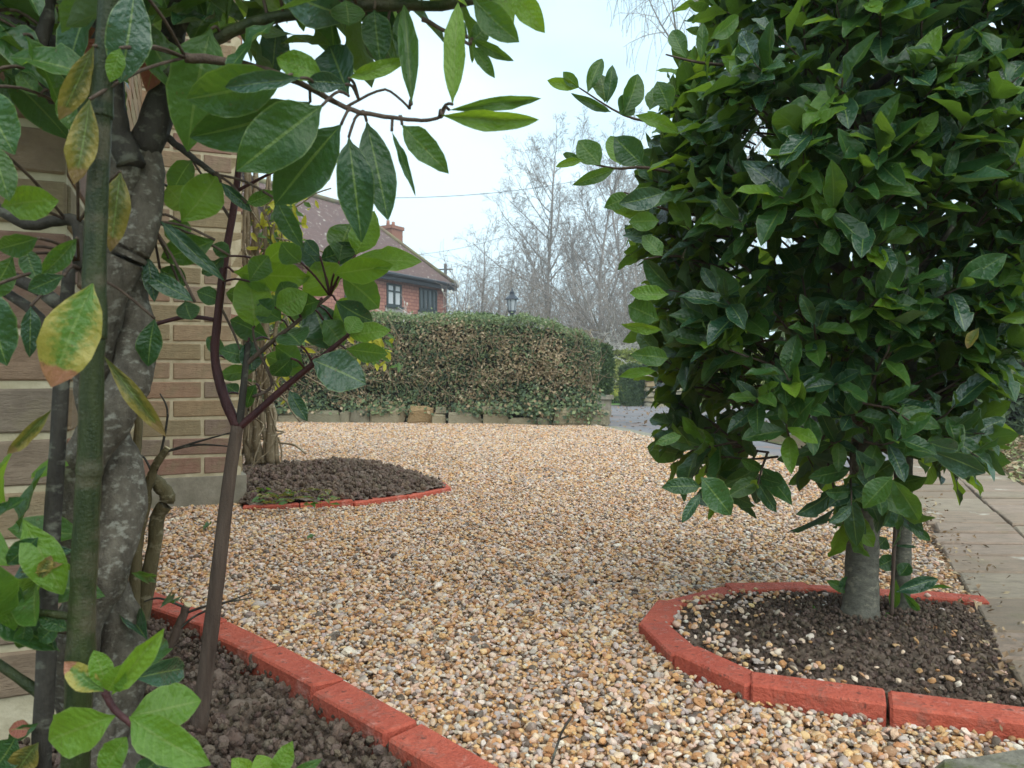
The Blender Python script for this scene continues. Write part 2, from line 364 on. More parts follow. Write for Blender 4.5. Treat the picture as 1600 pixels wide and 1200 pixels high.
YEW = tintleaf('dark_hedge_leaf', ((0, (.02, .04, .018)), (.6, (.06, .10, .035)), (1, (.10, .15, .05))))
LIME = tintleaf('lime_hedge_leaf', ((0, (.12, .15, .03)), (.5, (.22, .25, .05)), (1, (.35, .36, .10))))
LITTER = tintleaf('leaf_litter', ((0, (.12, .07, .035)), (.4, (.30, .19, .10)), (.7, (.45, .38, .24)), (.85, (.16, .2, .06)), (1, (.22, .28, .08))), tamt=.05)
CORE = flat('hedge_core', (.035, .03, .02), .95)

# ------------------------------------------------------------------ leaf shapes (unit length, unit width, normal +z)
def leaf_arrays(rn, curl=.12, fold=.25, wave=.05):
    rows = [0, .06, .13, .23, .34, .45, .56, .67, .78, .88, .95, 1.0]
    V = []; U = []
    ph = rn.uniform(0, 6.28); bend = rn.uniform(-.06, .06); pk = rn.uniform(.85, 1.1)
    for t in rows:
        wdt = 0.03 if t == 0 else max(.012, math.sin(math.pi * min(1, ((t - .02) / .985) ** pk)) ** .78)
        if t == 1.0: wdt = .015
        if t == .06: wdt = .16
        if t == .13: wdt *= .92
        if t == .95: wdt *= .85
        for j, u in enumerate((-1, -.5, 0, .5, 1)):
            wob = 1 + (rn.uniform(-.045, .045) if abs(u) == 1 and 0 < t < 1 else 0)
            z = fold * (abs(u) ** .75) * wdt * .5 * .42 - curl * t * t + wave * (math.sin(t * 11 + ph + (1.7 if u > 0 else 0)) + .5 * math.sin(t * 23 + ph * 2 + u)) * abs(u) * wdt
            V.append((u * wdt * .5 * wob + bend * math.sin(t * 3), t, z)); U.append((u * .5 + .5, t))
    Fc = [(r * 5 + c, r * 5 + c + 1, (r + 1) * 5 + c + 1, (r + 1) * 5 + c) for r in range(len(rows) - 1) for c in range(4)]
    return V, Fc, U
_rn = random.Random(5)
LV = [leaf_arrays(_rn, _rn.uniform(-.02, .26), _rn.uniform(.1, .6), _rn.uniform(.02, .07)) for _ in range(14)]
LM = {}
def leaf_me(var, key):
    if (var, key) not in LM:
        b = MB(); b.add(*LV[var][:2], uv=LV[var][2]); me = b.mesh('leaf'); me.materials.append(LEAF[key]); LM[(var, key)] = me
    return LM[(var, key)]
def frame(base, dirn, nrm, L, W):
    y = dirn.normalized(); z = (nrm - y * nrm.dot(y))
    if z.length < 1e-4: z = y.orthogonal()
    z.normalize(); x = y.cross(z)
    return Matrix(((x.x * W, y.x * L, z.x * L, base.x), (x.y * W, y.y * L, z.y * L, base.y), (x.z * W, y.z * L, z.z * L, base.z), (0, 0, 0, 1)))
def leaf_obj(root, M, var, key):
    o = link('leaf', leaf_me(var, key), None, root)
    o.matrix_basis = Matrix.Translation(-root.location) @ M
    return o
def leaf_buf(buf, M, var, tint):
    V, Fc, U = LV[var]; A = np.array(M); v = np.array(V) @ A[:3, :3].T + A[:3, 3]
    buf.add(v.tolist(), Fc, tint, U)
class Plant:                          # collects leaves, keeps the largest-showing ones as parts, joins the rest
    def __init__(s, root): s.root = root; s.L = []
    def leaf(s, base, dirn, nrm, L, W, key, score=None):
        d = max(base.y, .1)
        s.L.append((score if score is not None else L / d, frame(base, dirn, nrm, L, W), random.randrange(14), key, random.random()))
    def px(s, bx, by, tx, ty, wpx, d, key, dd=0.0, roll=0.0, keep=True):
        a = P(bx, by, d); b = P(tx, ty, d + dd); y = (b - a)
        view = (a + b) * .5 - Vector((0, 0, H)); n = -view.normalized(); n = Matrix.Rotation(R(roll), 3, y.normalized()) @ n
        s.leaf(a, y, n, y.length, wpx / F * d * 1.05 / max(.35, abs(math.cos(R(roll)))), key, 99)
    def finish(s, keep=300):
        s.L.sort(key=lambda q: -q[0])
        for q in s.L[:keep]: leaf_obj(s.root, q[1], q[2], q[3])
        rest = {}
        for q in s.L[keep:]:
            rest.setdefault(q[3], MB()); leaf_buf(rest[q[3]], q[1], q[2], q[4])
        for key, b in rest.items(): b.build('foliage', LEAF[key], s.root, True, 'stuff')

# ------------------------------------------------------------------ scatter by geometry nodes (stones, clods)
def scatter_group(name, m, amp, nsc, flatshade, sub=2):
    g = bpy.data.node_groups.new(name, 'GeometryNodeTree')
    g.interface.new_socket('Geometry', in_out='INPUT', socket_type='NodeSocketGeometry')
    g.interface.new_socket('Geometry', in_out='OUTPUT', socket_type='NodeSocketGeometry')
    nd = g.nodes; L = g.links.new
    gi = nd.new('NodeGroupInput'); go = nd.new('NodeGroupOutput'); join = nd.new('GeometryNodeJoinGeometry')
    for k in range(7):
        ico = nd.new('GeometryNodeMeshIcoSphere'); ico.inputs['Radius'].default_value = 1; ico.inputs['Subdivisions'].default_value = sub
        sp = nd.new('GeometryNodeSetPosition'); ps = nd.new('GeometryNodeInputPosition')
        ad = nd.new('ShaderNodeVectorMath'); ad.operation = 'ADD'; ad.inputs[1].default_value = (k * 7.3, k * 3.1, k * 1.7)
        nz_ = nd.new('ShaderNodeTexNoise'); nz_.inputs['Scale'].default_value = nsc; nz_.inputs['Detail'].default_value = 1.5
        sb = nd.new('ShaderNodeVectorMath'); sb.operation = 'SUBTRACT'; sb.inputs[1].default_value = (.5, .5, .5)
        sc = nd.new('ShaderNodeVectorMath'); sc.operation = 'SCALE'; sc.inputs['Scale'].default_value = amp
        L(ps.outputs[0], ad.inputs[0]); L(ad.outputs[0], nz_.inputs['Vector']); L(nz_.outputs['Color'], sb.inputs[0]); L(sb.outputs[0], sc.inputs[0])
        L(ico.outputs[0], sp.inputs['Geometry']); L(sc.outputs[0], sp.inputs['Offset'])
        sh = nd.new('GeometryNodeSetShadeSmooth'); sh.inputs['Shade Smooth'].default_value = not (flatshade and k % 2 == 0)
        sm = nd.new('GeometryNodeSetMaterial'); sm.inputs['Material'].default_value = m
        ti = nd.new('GeometryNodeGeometryToInstance')
        L(sp.outputs[0], sh.inputs[0]); L(sh.outputs[0], sm.inputs[0]); L(sm.outputs[0], ti.inputs[0]); L(ti.outputs[0], join.inputs[0])
    ip = nd.new('GeometryNodeInstanceOnPoints'); ip.inputs['Pick Instance'].default_value = True
    def named(n_, ty):
        a = nd.new('GeometryNodeInputNamedAttribute'); a.data_type = ty; a.inputs['Name'].default_value = n_; return a.outputs['Attribute']
    L(gi.outputs[0], ip.inputs['Points']); L(join.outputs[0], ip.inputs['Instance'])
    L(named('vid', 'INT'), ip.inputs['Instance Index'])
    e2r = nd.new('FunctionNodeEulerToRotation'); L(named('rot', 'FLOAT_VECTOR'), e2r.inputs[0]); L(e2r.outputs[0], ip.inputs['Rotation'])
    L(named('scl', 'FLOAT_VECTOR'), ip.inputs['Scale']); L(ip.outputs[0], go.inputs[0])
    return g
def scatter(name, pts, rot, scl, col, group, m, rng):
    me = bpy.data.meshes.new(name); n = len(pts); me.vertices.add(n); me.vertices.foreach_set('co', np.asarray(pts, np.float32).ravel())
    for nm, ty, dat, key in (('rot', 'FLOAT_VECTOR', rot, 'vector'), ('scl', 'FLOAT_VECTOR', scl, 'vector')):
        a = me.attributes.new(nm, ty, 'POINT'); a.data.foreach_set(key, np.asarray(dat, np.float32).ravel())
    a = me.attributes.new('scol', 'FLOAT_COLOR', 'POINT'); a.data.foreach_set('color', np.c_[col, np.ones(n)].astype(np.float32).ravel())
    a = me.attributes.new('vid', 'INT', 'POINT'); a.data.foreach_set('value', rng.integers(0, 7, n).astype(np.int32))
    o = link(name, me, m); md = o.modifiers.new('scatter', 'NODES'); md.node_group = group; o['kind'] = 'stuff'
    return o

# ================================================================== THE SETTING
U = Vector((.9205, .3907, 0)); VV = Vector((-.3907, .9205, 0))     # the brick building stands turned by 23 degrees
NC = Vector((-.65, 1.12, 0)); FC = NC + VV * 2.0; CC = FC + U * .365
def terrain(x, y):
    z = -.03
    if y > 9.5: z -= min(.32, .0225 * (y - 9.5))
    if y > 42: z += .10 * min(y - 42, 60)
    return z
xs = [-150, -100, -60, -35, -22, -14, -9, -6, -4, -2.5, -1, 0, 1, 2.5, 4, 6, 9, 14, 22, 35, 60, 100, 150]
ys = [-40, -10, -3, 0, 2, 4, 6, 8, 9.5, 11, 13, 15, 17, 19, 21, 23.7, 27, 32, 37, 42, 47, 55, 65, 75, 90, 102, 130, 165, 200]
b = MB(); b.add([(x, y, terrain(x, y)) for y in ys for x in xs], [(j * len(xs) + i, j * len(xs) + i + 1, (j + 1) * len(xs) + i + 1, (j + 1) * len(xs) + i) for j in range(len(ys) - 1) for i in range(len(xs) - 1)])
tag(b.build('ground', GROUNDM), kind='structure')

def pathx(y): return .875 + .4355 * (y - 1.36)
GRAVEL = [(.2, .55), (1.3, .55), (1.3, 1.0), (pathx(1.0), 1.0), (pathx(3.87), 3.87), (1.75, 4.6), (1.35, 5.9), (.92, 8.22), (.4, 8.30), (-.4, 8.5), (-1.3, 8.7), (-2.6, 8.8), (-4.6, 8.9), (-2.6, 6.2),
          tuple((CC + VV * 2)[:2]), tuple(CC[:2]), tuple(FC[:2]), tuple((NC + VV * .72)[:2]), (-.74, 1.68), (-.56, 1.516), (-.417, 1.375), (-.267, 1.22), (-.129, 1.069), (.01, .92), (.15, .76)]
tag(polysheet('gravel_drive', GRAVEL, -.012, GRAVEL_BASE), kind='structure')
RBED_OUT = [(.79, 1.02), (.543, 1.107), (.36, 1.176), (.275, 1.32), (.249, 1.50), (.316, 1.66), (.492, 1.79), (.69, 1.80), (.88, 1.755), (1.045, 1.69)]
MBED_OUT = [(-1.035, 2.945), (-.83, 3.0), (-.63, 3.07), (-.43, 3.22), (-.27, 3.44), (-.31, 3.63), (-.45, 3.81), (-.60, 3.98), (-.77, 4.13), (-.96, 4.26), (-1.16, 4.36), (-1.37, 4.43)]
LBED_OUT = [(-.90, 1.81), (-.735, 1.665), (-.56, 1.516), (-.417, 1.375), (-.267, 1.22), (-.129, 1.069), (.01, .92), (.15, .76)]
LBED_OUT = [(x * 1.03, y * 1.03) for x, y in LBED_OUT]; RBED_OUT = [(x * 1.03, y * 1.03) for x, y in RBED_OUT]

def soil_bed(poly, res, base, amp, seed, mound=0.0, cen=None):
    xs_ = np.array([p[0] for p in poly]); ys_ = np.array([p[1] for p in poly])
    nx = int((xs_.max() - xs_.min()) / res) + 2; ny = int((ys_.max() - ys_.min()) / res) + 2
    gx = xs_.min() + np.arange(nx) * res; gy = ys_.min() + np.arange(ny) * res
    X, Y = np.meshgrid(gx, gy); ins = inpoly(X, Y, poly)
    idx = -np.ones(X.shape, int); V = []
    for j in range(ny):
        for i in range(nx):
            x, y = X[j, i], Y[j, i]
            if not ins[max(0, j - 1):j + 2, max(0, i - 1):i + 2].any(): continue
            n1 = noise.fractal(Vector((x * 16, y * 16, seed)), 1, 2.1, 5)
            n2 = noise.noise(Vector((x * 4, y * 4, seed + 9)))
            c = abs(noise.noise(Vector((x * 40, y * 40, seed + 3))))
            z = base + amp * (.55 * n1 + .6 * n2 + .8 * c)
            if cen: z += mound * math.exp(-(((x - cen[0]) / cen[2]) ** 2 + ((y - cen[1]) / cen[3]) ** 2))
            idx[j, i] = len(V); V.append((x, y, z))
    Fc = [(idx[j, i], idx[j, i + 1], idx[j + 1, i + 1], idx[j + 1, i]) for j in range(ny - 1) for i in range(nx - 1) if min(idx[j, i], idx[j, i + 1], idx[j + 1, i], idx[j + 1, i + 1]) >= 0]
    bb = MB(); bb.add(V, Fc); o = bb.build('soil_bed', SOIL); tag(o, kind='structure'); return o
def inset(ch, dst, side):
    out_ = []
    for i, p in enumerate(ch):
        a = Vector(ch[max(i - 1, 0)]); c = Vector(ch[min(i + 1, len(ch) - 1)]); t = (c - a).normalized(); n_ = Vector((-t.y, t.x)) * side
        out_.append(tuple(Vector(p) + n_ * dst))
    return out_
LPOLY = inset(LBED_OUT, .04, -1) + [(.2, .45), (-.95, .3), tuple((NC - U * .35)[:2]), tuple(NC[:2])]
RPOLY = inset(RBED_OUT, .04, -1) + [(pathx(1.69), 1.69), (pathx(1.02), 1.02)]
MPOLY = inset(MBED_OUT, .04, 1) + [tuple((CC + VV * 1.3 + U * .01)[:2]), tuple((CC + U * .01)[:2])]
soil_bed(LPOLY, .009, -.026, .028, 1.0)
soil_bed(RPOLY, .009, -.005, .014, 4.0, .025, (.74, 1.56, .2, .16))
soil_bed(MPOLY, .016, .012, .022, 7.0, .07, (-.85, 3.75, .35, .4))

# ------------------------------------------------------------------ gravel stones and soil clods
rng = np.random.default_rng(11)
PAL = np.array([(.84, .67, .51), (.87, .77, .67), (.72, .43, .20), (.60, .30, .13), (.80, .56, .45), (.50, .43, .40), (.11, .095, .09), (.84, .58, .30), (.88, .83, .77), (.44, .24, .13), (.60, .53, .52), (.80, .47, .22)])
PW = np.array([15, 8, 10, 9, 17, 11, 8, 11, 5, 9, 10, 8], float); PW /= PW.sum()
def stone_pts(poly, y0, y1, sp, zr, smin, smax, holes=()):
    px_ = np.array([p[0] for p in poly]); x0, x1 = max(px_.min(), -1.05 * y1 * .7 - .3), min(px_.max(), 1.05 * y1 * .7 + .3)
    X, Y = np.meshgrid(np.arange(x0, x1, sp), np.arange(y0, y1, sp)); X = X.ravel(); Y = Y.ravel()
    X = X + rng.uniform(-.6, .6, X.size) * sp; Y = Y + rng.uniform(-.6, .6, Y.size) * sp
    m = inpoly(X, Y, poly) & (np.abs(X) < .72 * Y + .25)
    for h in holes: m &= ~inpoly(X, Y, h)
    X, Y = X[m], Y[m]; n = X.size
    s = np.exp(rng.normal(math.log((smin + smax) / 2), .28, n)).clip(smin * .6, smax * 1.6)
    Z = rng.uniform(zr[0], zr[1], n) + .006 * np.sin(X * 5 + 2 * np.sin(Y * 3)) * np.cos(Y * 4.2)
    return np.c_[X, Y, Z], np.c_[s, s * rng.uniform(.6, .95, n), s * rng.uniform(.35, .7, n)]
HOLES = [RBED_OUT + [(pathx(1.69), 1.69), (pathx(1.0), 1.0)], MBED_OUT + [tuple((CC + VV * 1.4)[:2]), tuple(CC[:2])]]
parts = [stone_pts(GRAVEL, .85, 1.9, .0063, (-.012, .003), .0038, .0061, HOLES), stone_pts(GRAVEL, 1.9, 3.6, .0076, (-.012, .003), .0042, .0062, HOLES), stone_pts(GRAVEL, 3.6, 5.6, .0105, (-.012, .002), .0055, .0078, HOLES), stone_pts(GRAVEL, 5.6, 8.95, .0135, (-.012, .001), .0068, .0092, HOLES)]
big = stone_pts(GRAVEL, .85, 3.0, .05, (-.004, .002), .0068, .0095, HOLES)
# stones kicked onto the right bed, thick along its edging
sp_ = stone_pts(RPOLY, 1.0, 1.85, .0105, (-.004, .004), .0045, .0068)
d_ = np.min([np.hypot(sp_[0][:, 0] - p[0], sp_[0][:, 1] - p[1]) for p in inset(RBED_OUT[2:7], .08, -1) for _ in (0,)], axis=0)
kp = rng.random(len(d_)) < np.clip(.62 - d_ * 3.6, .05, .36); sp_ = (sp_[0][kp] + np.array([0, 0, .012]), sp_[1][kp])
pts = np.vstack([p[0] for p in parts] + [big[0], sp_[0]]); scl = np.vstack([p[1] for p in parts] + [big[1], sp_[1]])
n = len(pts); rot = np.c_[rng.normal(0, .38, n), rng.normal(0, .38, n), rng.uniform(0, 6.28, n)]
col = PAL[rng.choice(len(PAL), n, p=PW)] * np.array([(.94, .89, .825)]) * rng.uniform(.75, 1.08, (n, 1)) * rng.normal(1, .025, (n, 3))
GS = scatter_group('stones', STONE, 1.25, 1.0, True)
tag(scatter('gravel_stones', pts, rot, scl, col.clip(0, .9), GS, STONE, rng), 'loose flint gravel in honey, cream and grey covering the drive', 'gravel')
cp = []
for poly, y0, y1, sp0, zz, smn, smx, kpf in ((LPOLY, .7, 1.75, .0078, (-.025, 0), .0022, .0065, .9), (RPOLY, 1.0, 1.85, .0082, (-.004, .007), .002, .0052, .85), (MPOLY, 2.9, 4.5, .017, (.01, .035), .006, .013, .8)):
    q = stone_pts(poly, y0, y1, sp0, zz, smn, smx); k_ = rng.random(len(q[0])) < kpf
    if poly is MPOLY: q[0][:, 2] += .07 * np.exp(-((q[0][:, 0] + .85) / .35) ** 2 - ((q[0][:, 1] - 3.75) / .4) ** 2)
    if poly is RPOLY: q[0][:, 2] += .025 * np.exp(-((q[0][:, 0] - .74) / .2) ** 2 - ((q[0][:, 1] - 1.56) / .16) ** 2)
    cp.append((q[0][k_], q[1][k_]))
    if poly is LPOLY:
        q = stone_pts(poly, y0, y1, .055, (-.022, -.006), .008, .014); cp.append(q)
pts = np.vstack([p[0] for p in cp]); scl = np.vstack([p[1] for p in cp]); scl[:, 2] *= 1.3; n = len(pts)
col = np.array([(.175, .132, .104)]) * rng.uniform(.65, 1.4, (n, 1)) * rng.normal(1, .04, (n, 3))
tag(scatter('soil_clods', pts, rng.uniform(-3, 3, (n, 3)), scl, col.clip(0, 1), scatter_group('clods', CLOD, 1.5, 2.0, True, 3), CLOD, rng), 'crumbly dark brown clods lying on the dug flower beds', 'soil')

# ------------------------------------------------------------------ edging bricks
def brick_me(name, L, W, Hh, seed, bev=.004, wob=.0015):
    rn = random.Random(seed); bm = bmesh.new(); bmesh.ops.create_cube(bm, size=1)
    for v in bm.verts: v.co = Vector((v.co.x * L, v.co.y * W, v.co.z * Hh)) + Vector((rn.uniform(-wob, wob), rn.uniform(-wob, wob), rn.uniform(-wob, wob)))
    bmesh.ops.bevel(bm, geom=bm.edges[:], offset=bev, segments=1, affect='EDGES')
    me = bpy.data.meshes.new(name); bm.to_mesh(me); bm.free(); return me
EB = [brick_me('brick', .21, .058, .11, s, .0035, .003) for s in range(4)]
for me_ in EB: me_.materials.append(RED_BRICK)
def edging(chain, side, tops, label, seed, W=.058):
    rn = random.Random(seed); mid = chain[len(chain) // 2]
    root = empty('brick_edging', (mid[0], mid[1], 0), label, 'edging')
    for i in range(len(chain) - 1):
        a = Vector((*chain[i], 0)); c = Vector((*chain[i + 1], 0)); t = (c - a); L = t.length; t.normalize(); nn = Vector((-t.y, t.x, 0)) * side; top = tops[i] if hasattr(tops, '__len__') else tops
        o = link('brick', EB[rn.randrange(4)], None, root)
        pos_ = (a + c) / 2 + nn * W / 2 + Vector((0, 0, top - .055 + rn.uniform(-.003, .003)))
        o.matrix_basis = Matrix.Translation(pos_ - root.location) @ Matrix.Rotation(math.atan2(t.y, t.x) + rn.uniform(-.012, .012), 4, 'Z') @ Matrix.Rotation(rn.uniform(-.03, .03), 4, 'X') @ Matrix.Rotation(rn.uniform(-.012, .012), 4, 'Y') @ Matrix.Diagonal(((L - .004 - rn.uniform(0, .004)) / .21, 1, 1, 1))
    return root
edging(LBED_OUT, -1, .015, 'straight row of red bricks edging the bed under the twisted trunk', 1)
edging(RBED_OUT, -1, [.027, .027, .024, .017, .014, .014, .015, .014, .014], 'curved row of red bricks around the ball-crowned bay tree', 2)
edging(MBED_OUT, 1, .014, 'red brick curb of the pointed bed beside the brick wall', 3)

# ------------------------------------------------------------------ brick building (porch corner)
wall = empty('brick_wall', tuple(CC), 'buff and brown brick house corner with cream mortar and concrete plinth', 'wall')
outl = [NC - U * .8, NC, FC, CC, CC + VV * 2.2, CC + VV * 2.2 - U * 2.6, NC - U * .8 - VV * .0 + VV * .9]
b = MB(); m_ = len(outl); ht = 2.45
b.add([(p.x, p.y, -.03) for p in outl] + [(p.x, p.y, ht) for p in outl], [(i, (i + 1) % m_, m_ + (i + 1) % m_, m_ + i) for i in range(m_)] + [tuple(range(m_, 2 * m_))])
b.build('mortar_core', MORTAR, wall, False)
WB = {}
for nm, L in (('s', .215), ('h', .1025)):
    for s in range(3):
        me_ = brick_me('brick', L, .05, .064, 20 + s, .003, .0018); me_.materials.append(STOCK_BRICK); WB[(nm, s)] = me_
rw = random.Random(8); hid = MB()
def face(org, dr, length, z0, nz_, flip, rev=False, zvis=9):
    nrm = Vector((dr.y, -dr.x, 0)) * (1 if not rev else -1)
    for c in range(nz_):
        x = 0.0; k = (c + flip) % 2; z = z0 + c * .075 + .0375
        first = True
        while x < length - .02:
            kind = 's' if k == 0 else 'h'; L = .215 if kind == 's' else .1025
            if first and (c + flip) % 2: L = .1025; kind = 'h'
            first = False; k ^= 1
            LL = min(L, length - x)
            if LL > .03:
                M = Matrix.Translation(org + dr * (x + LL / 2) + nrm * (-.025 + .005 + rw.uniform(-.0012, .0012)) + Vector((0, 0, z)) - wall.location) @ Matrix.Rotation(math.atan2(dr.y, dr.x) + rw.uniform(-.006, .006), 4, 'Z') @ Matrix.Rotation(rw.uniform(-.008, .008), 4, 'Y') @ Matrix.Diagonal((LL / L, 1, 1, 1))
                if z < zvis:
                    o = link('brick', WB[(kind, rw.randrange(3))], None, wall); o.matrix_basis = M
                else:
                    hid.box((-L / 2, -.025, -.032), (L / 2, .025, .032), Matrix.Translation(wall.location) @ M, rw.random())
            x += LL + .011
face(FC, U, .365, .125, 25, 0)
face(NC, -U, .56, .05, 18, 1, True)
face(NC + VV * .004, VV, 1.99, .125, 30, 0, False, .95)
face(CC, VV, 2.2, .125, 30, 1, False, 0)
hid.build('brick_courses', STOCK_BRICK, wall, False, 'stuff')
b = MB()
def pl(p0, d0, l0, out_, z1, e0=0.0):
    nn = Vector((d0.y, -d0.x, 0)); a = p0 - d0 * e0
    q = [a - nn * .05, a + nn * out_, a + d0 * (l0 + e0) + nn * out_, a + d0 * (l0 + e0) - nn * .05]
    b.add([(p.x, p.y, -.03) for p in q] + [(p.x, p.y, z1) for p in q] , [(0, 1, 5, 4), (1, 2, 6, 5), (2, 3, 7, 6), (3, 0, 4, 7), (4, 5, 6, 7)])
pl(FC + VV * -.002, U, .385, .018, .118); pl(NC + VV * .3, VV, 1.68, .014, .115); pl(CC, VV, 2.2, .016, .1165)
b.build('plinth', CONCRETE, wall, False)

# ------------------------------------------------------------------ garden path
py0, py1 = .98, 5.4
gp = polysheet('garden_path', [(pathx(py0) - .0, py0), (pathx(py0) + .54, py0), (pathx(py1) + .54, py1), (pathx(py1), py1)], -.008, SOIL); tag(gp, kind='structure')
rp_ = random.Random(4); rows = [.98]
while rows[-1] < py1: rows.append(rows[-1] + rp_.choice((.15, .18, .2, .24)))
cols = [(.0, .262), (.274, .53)]
sk = .06
for i in range(len(rows) - 1):
    for ci, (c0, c1) in enumerate(cols):
        y0, y1 = rows[i] + .006, rows[i + 1] - .006
        zt = .012 + rp_.uniform(-.005, .005); bm = bmesh.new(); ch = .005
        jl = rp_.uniform(-.018, .018) if ci == 0 else 0
        def cr(y, c, z, iy, ic): return bm.verts.new((pathx(y) + c + ic + (jl if c == 0 else 0), y + iy - (c * sk), z))
        lo = [cr(y0, c0, -.03, 0, 0), cr(y0, c1, -.03, 0, 0), cr(y1, c1, -.03, 0, 0), cr(y1, c0, -.03, 0, 0)]
        md = [cr(y0, c0, zt - ch, 0, 0), cr(y0, c1, zt - ch, 0, 0), cr(y1, c1, zt - ch, 0, 0), cr(y1, c0, zt - ch, 0, 0)]
        tp = [cr(y0, c0, zt, ch, ch), cr(y0, c1, zt + rp_.uniform(-.003, .003), ch, -ch), cr(y1, c1, zt, -ch, -ch), cr(y1, c0, zt + rp_.uniform(-.002, .002), -ch, ch)]
        for A, B in ((lo, md), (md, tp)):
            for q in range(4): bm.faces.new((A[q], A[(q + 1) % 4], B[(q + 1) % 4], B[q]))
        bm.faces.new(tp); me_ = bpy.data.meshes.new('slab'); bm.to_mesh(me_); bm.free()
        link('slab', me_, SLAB, gp)
vg = polysheet('verge', [(pathx(.9) + .54, .9), (pathx(5.6) + .54, 5.6), (2.1, 5.6), (2.0, 7.0), (9, 7.0), (9, .9)], -.006, EARTH); tag(vg, kind='structure')
# mossy stone step in the right foreground
b = MB(); q = [G(1425, 1215, .02), G(1470, 1187, .02), G(1560, 1168, .02), G(1640, 1150, .02), Vector((1.1, 1.1, .02)), Vector((1.1, .8, .02)), Vector((.45, .8, .02))]
rs = random.Random(3); top = []
for i in range(len(q)):
    for t in (0, .33, .66): top.append(q[i].lerp(q[(i + 1) % len(q)], t) + Vector((rs.uniform(-.006, .006), rs.uniform(-.006, .006), 0)))
cx = sum((p for p in top), Vector()) / len(top); m_ = len(top)
b.add([p + (cx - p).normalized() * .012 for p in top] + [p - Vector((0, 0, .012)) for p in top] + [p - Vector((0, 0, .06)) for p in top], [tuple(range(m_))] + [(i, m_ + i, m_ + (i + 1) % m_, (i + 1) % m_) for i in range(m_)] + [(m_ + i, 2 * m_ + i, 2 * m_ + (i + 1) % m_, m_ + (i + 1) % m_) for i in range(m_)])
tag(b.build('stone_step', MOSSY, None, False), 'worn mossy grey stone slab lying on the gravel', 'stone slab')

# road beyond the gravel, lawn strip
def strip(name, ys_, lf, rt, dz, m, nx=14):
    bb = MB(); ys_ = list(ys_)
    bb.add([(lf(y) + (rt(y) - lf(y)) * i / nx, y, terrain(0, y) + dz) for y in ys_ for i in range(nx + 1)], [(j * (nx + 1) + i, j * (nx + 1) + i + 1, (j + 1) * (nx + 1) + i + 1, (j + 1) * (nx + 1) + i) for j in range(len(ys_) - 1) for i in range(nx)])
    return tag(bb.build(name, m), kind='structure')
lfr = lambda y: float(np.interp(y, [4.5, 5.9, 8.25, 9, 12, 16, 21, 25], [1.8, 1.36, .93, .97, 1.1, 1.7, 2.6, 3.3]))
strip('road', np.linspace(4.5, 23.7, 40), lfr, lambda y: 9 if y < 19 else 9 - (y - 19) * 1.0, .016, ASPHALT)
strip('road_kerb', np.linspace(4.6, 8.2, 10), lambda y: lfr(y) - .02, lambda y: lfr(y) + .16, .021, CONCRETE, 1)
strip('lawn', [22.9, 25, 32, 40], lambda y: 2.0, lambda y: 9, .01, GRASSM)
strip('leafy_drive', [22.0, 22.6, 22.95], lambda y: 2.4, lambda y: 5.5, .03, LITTER, 2)

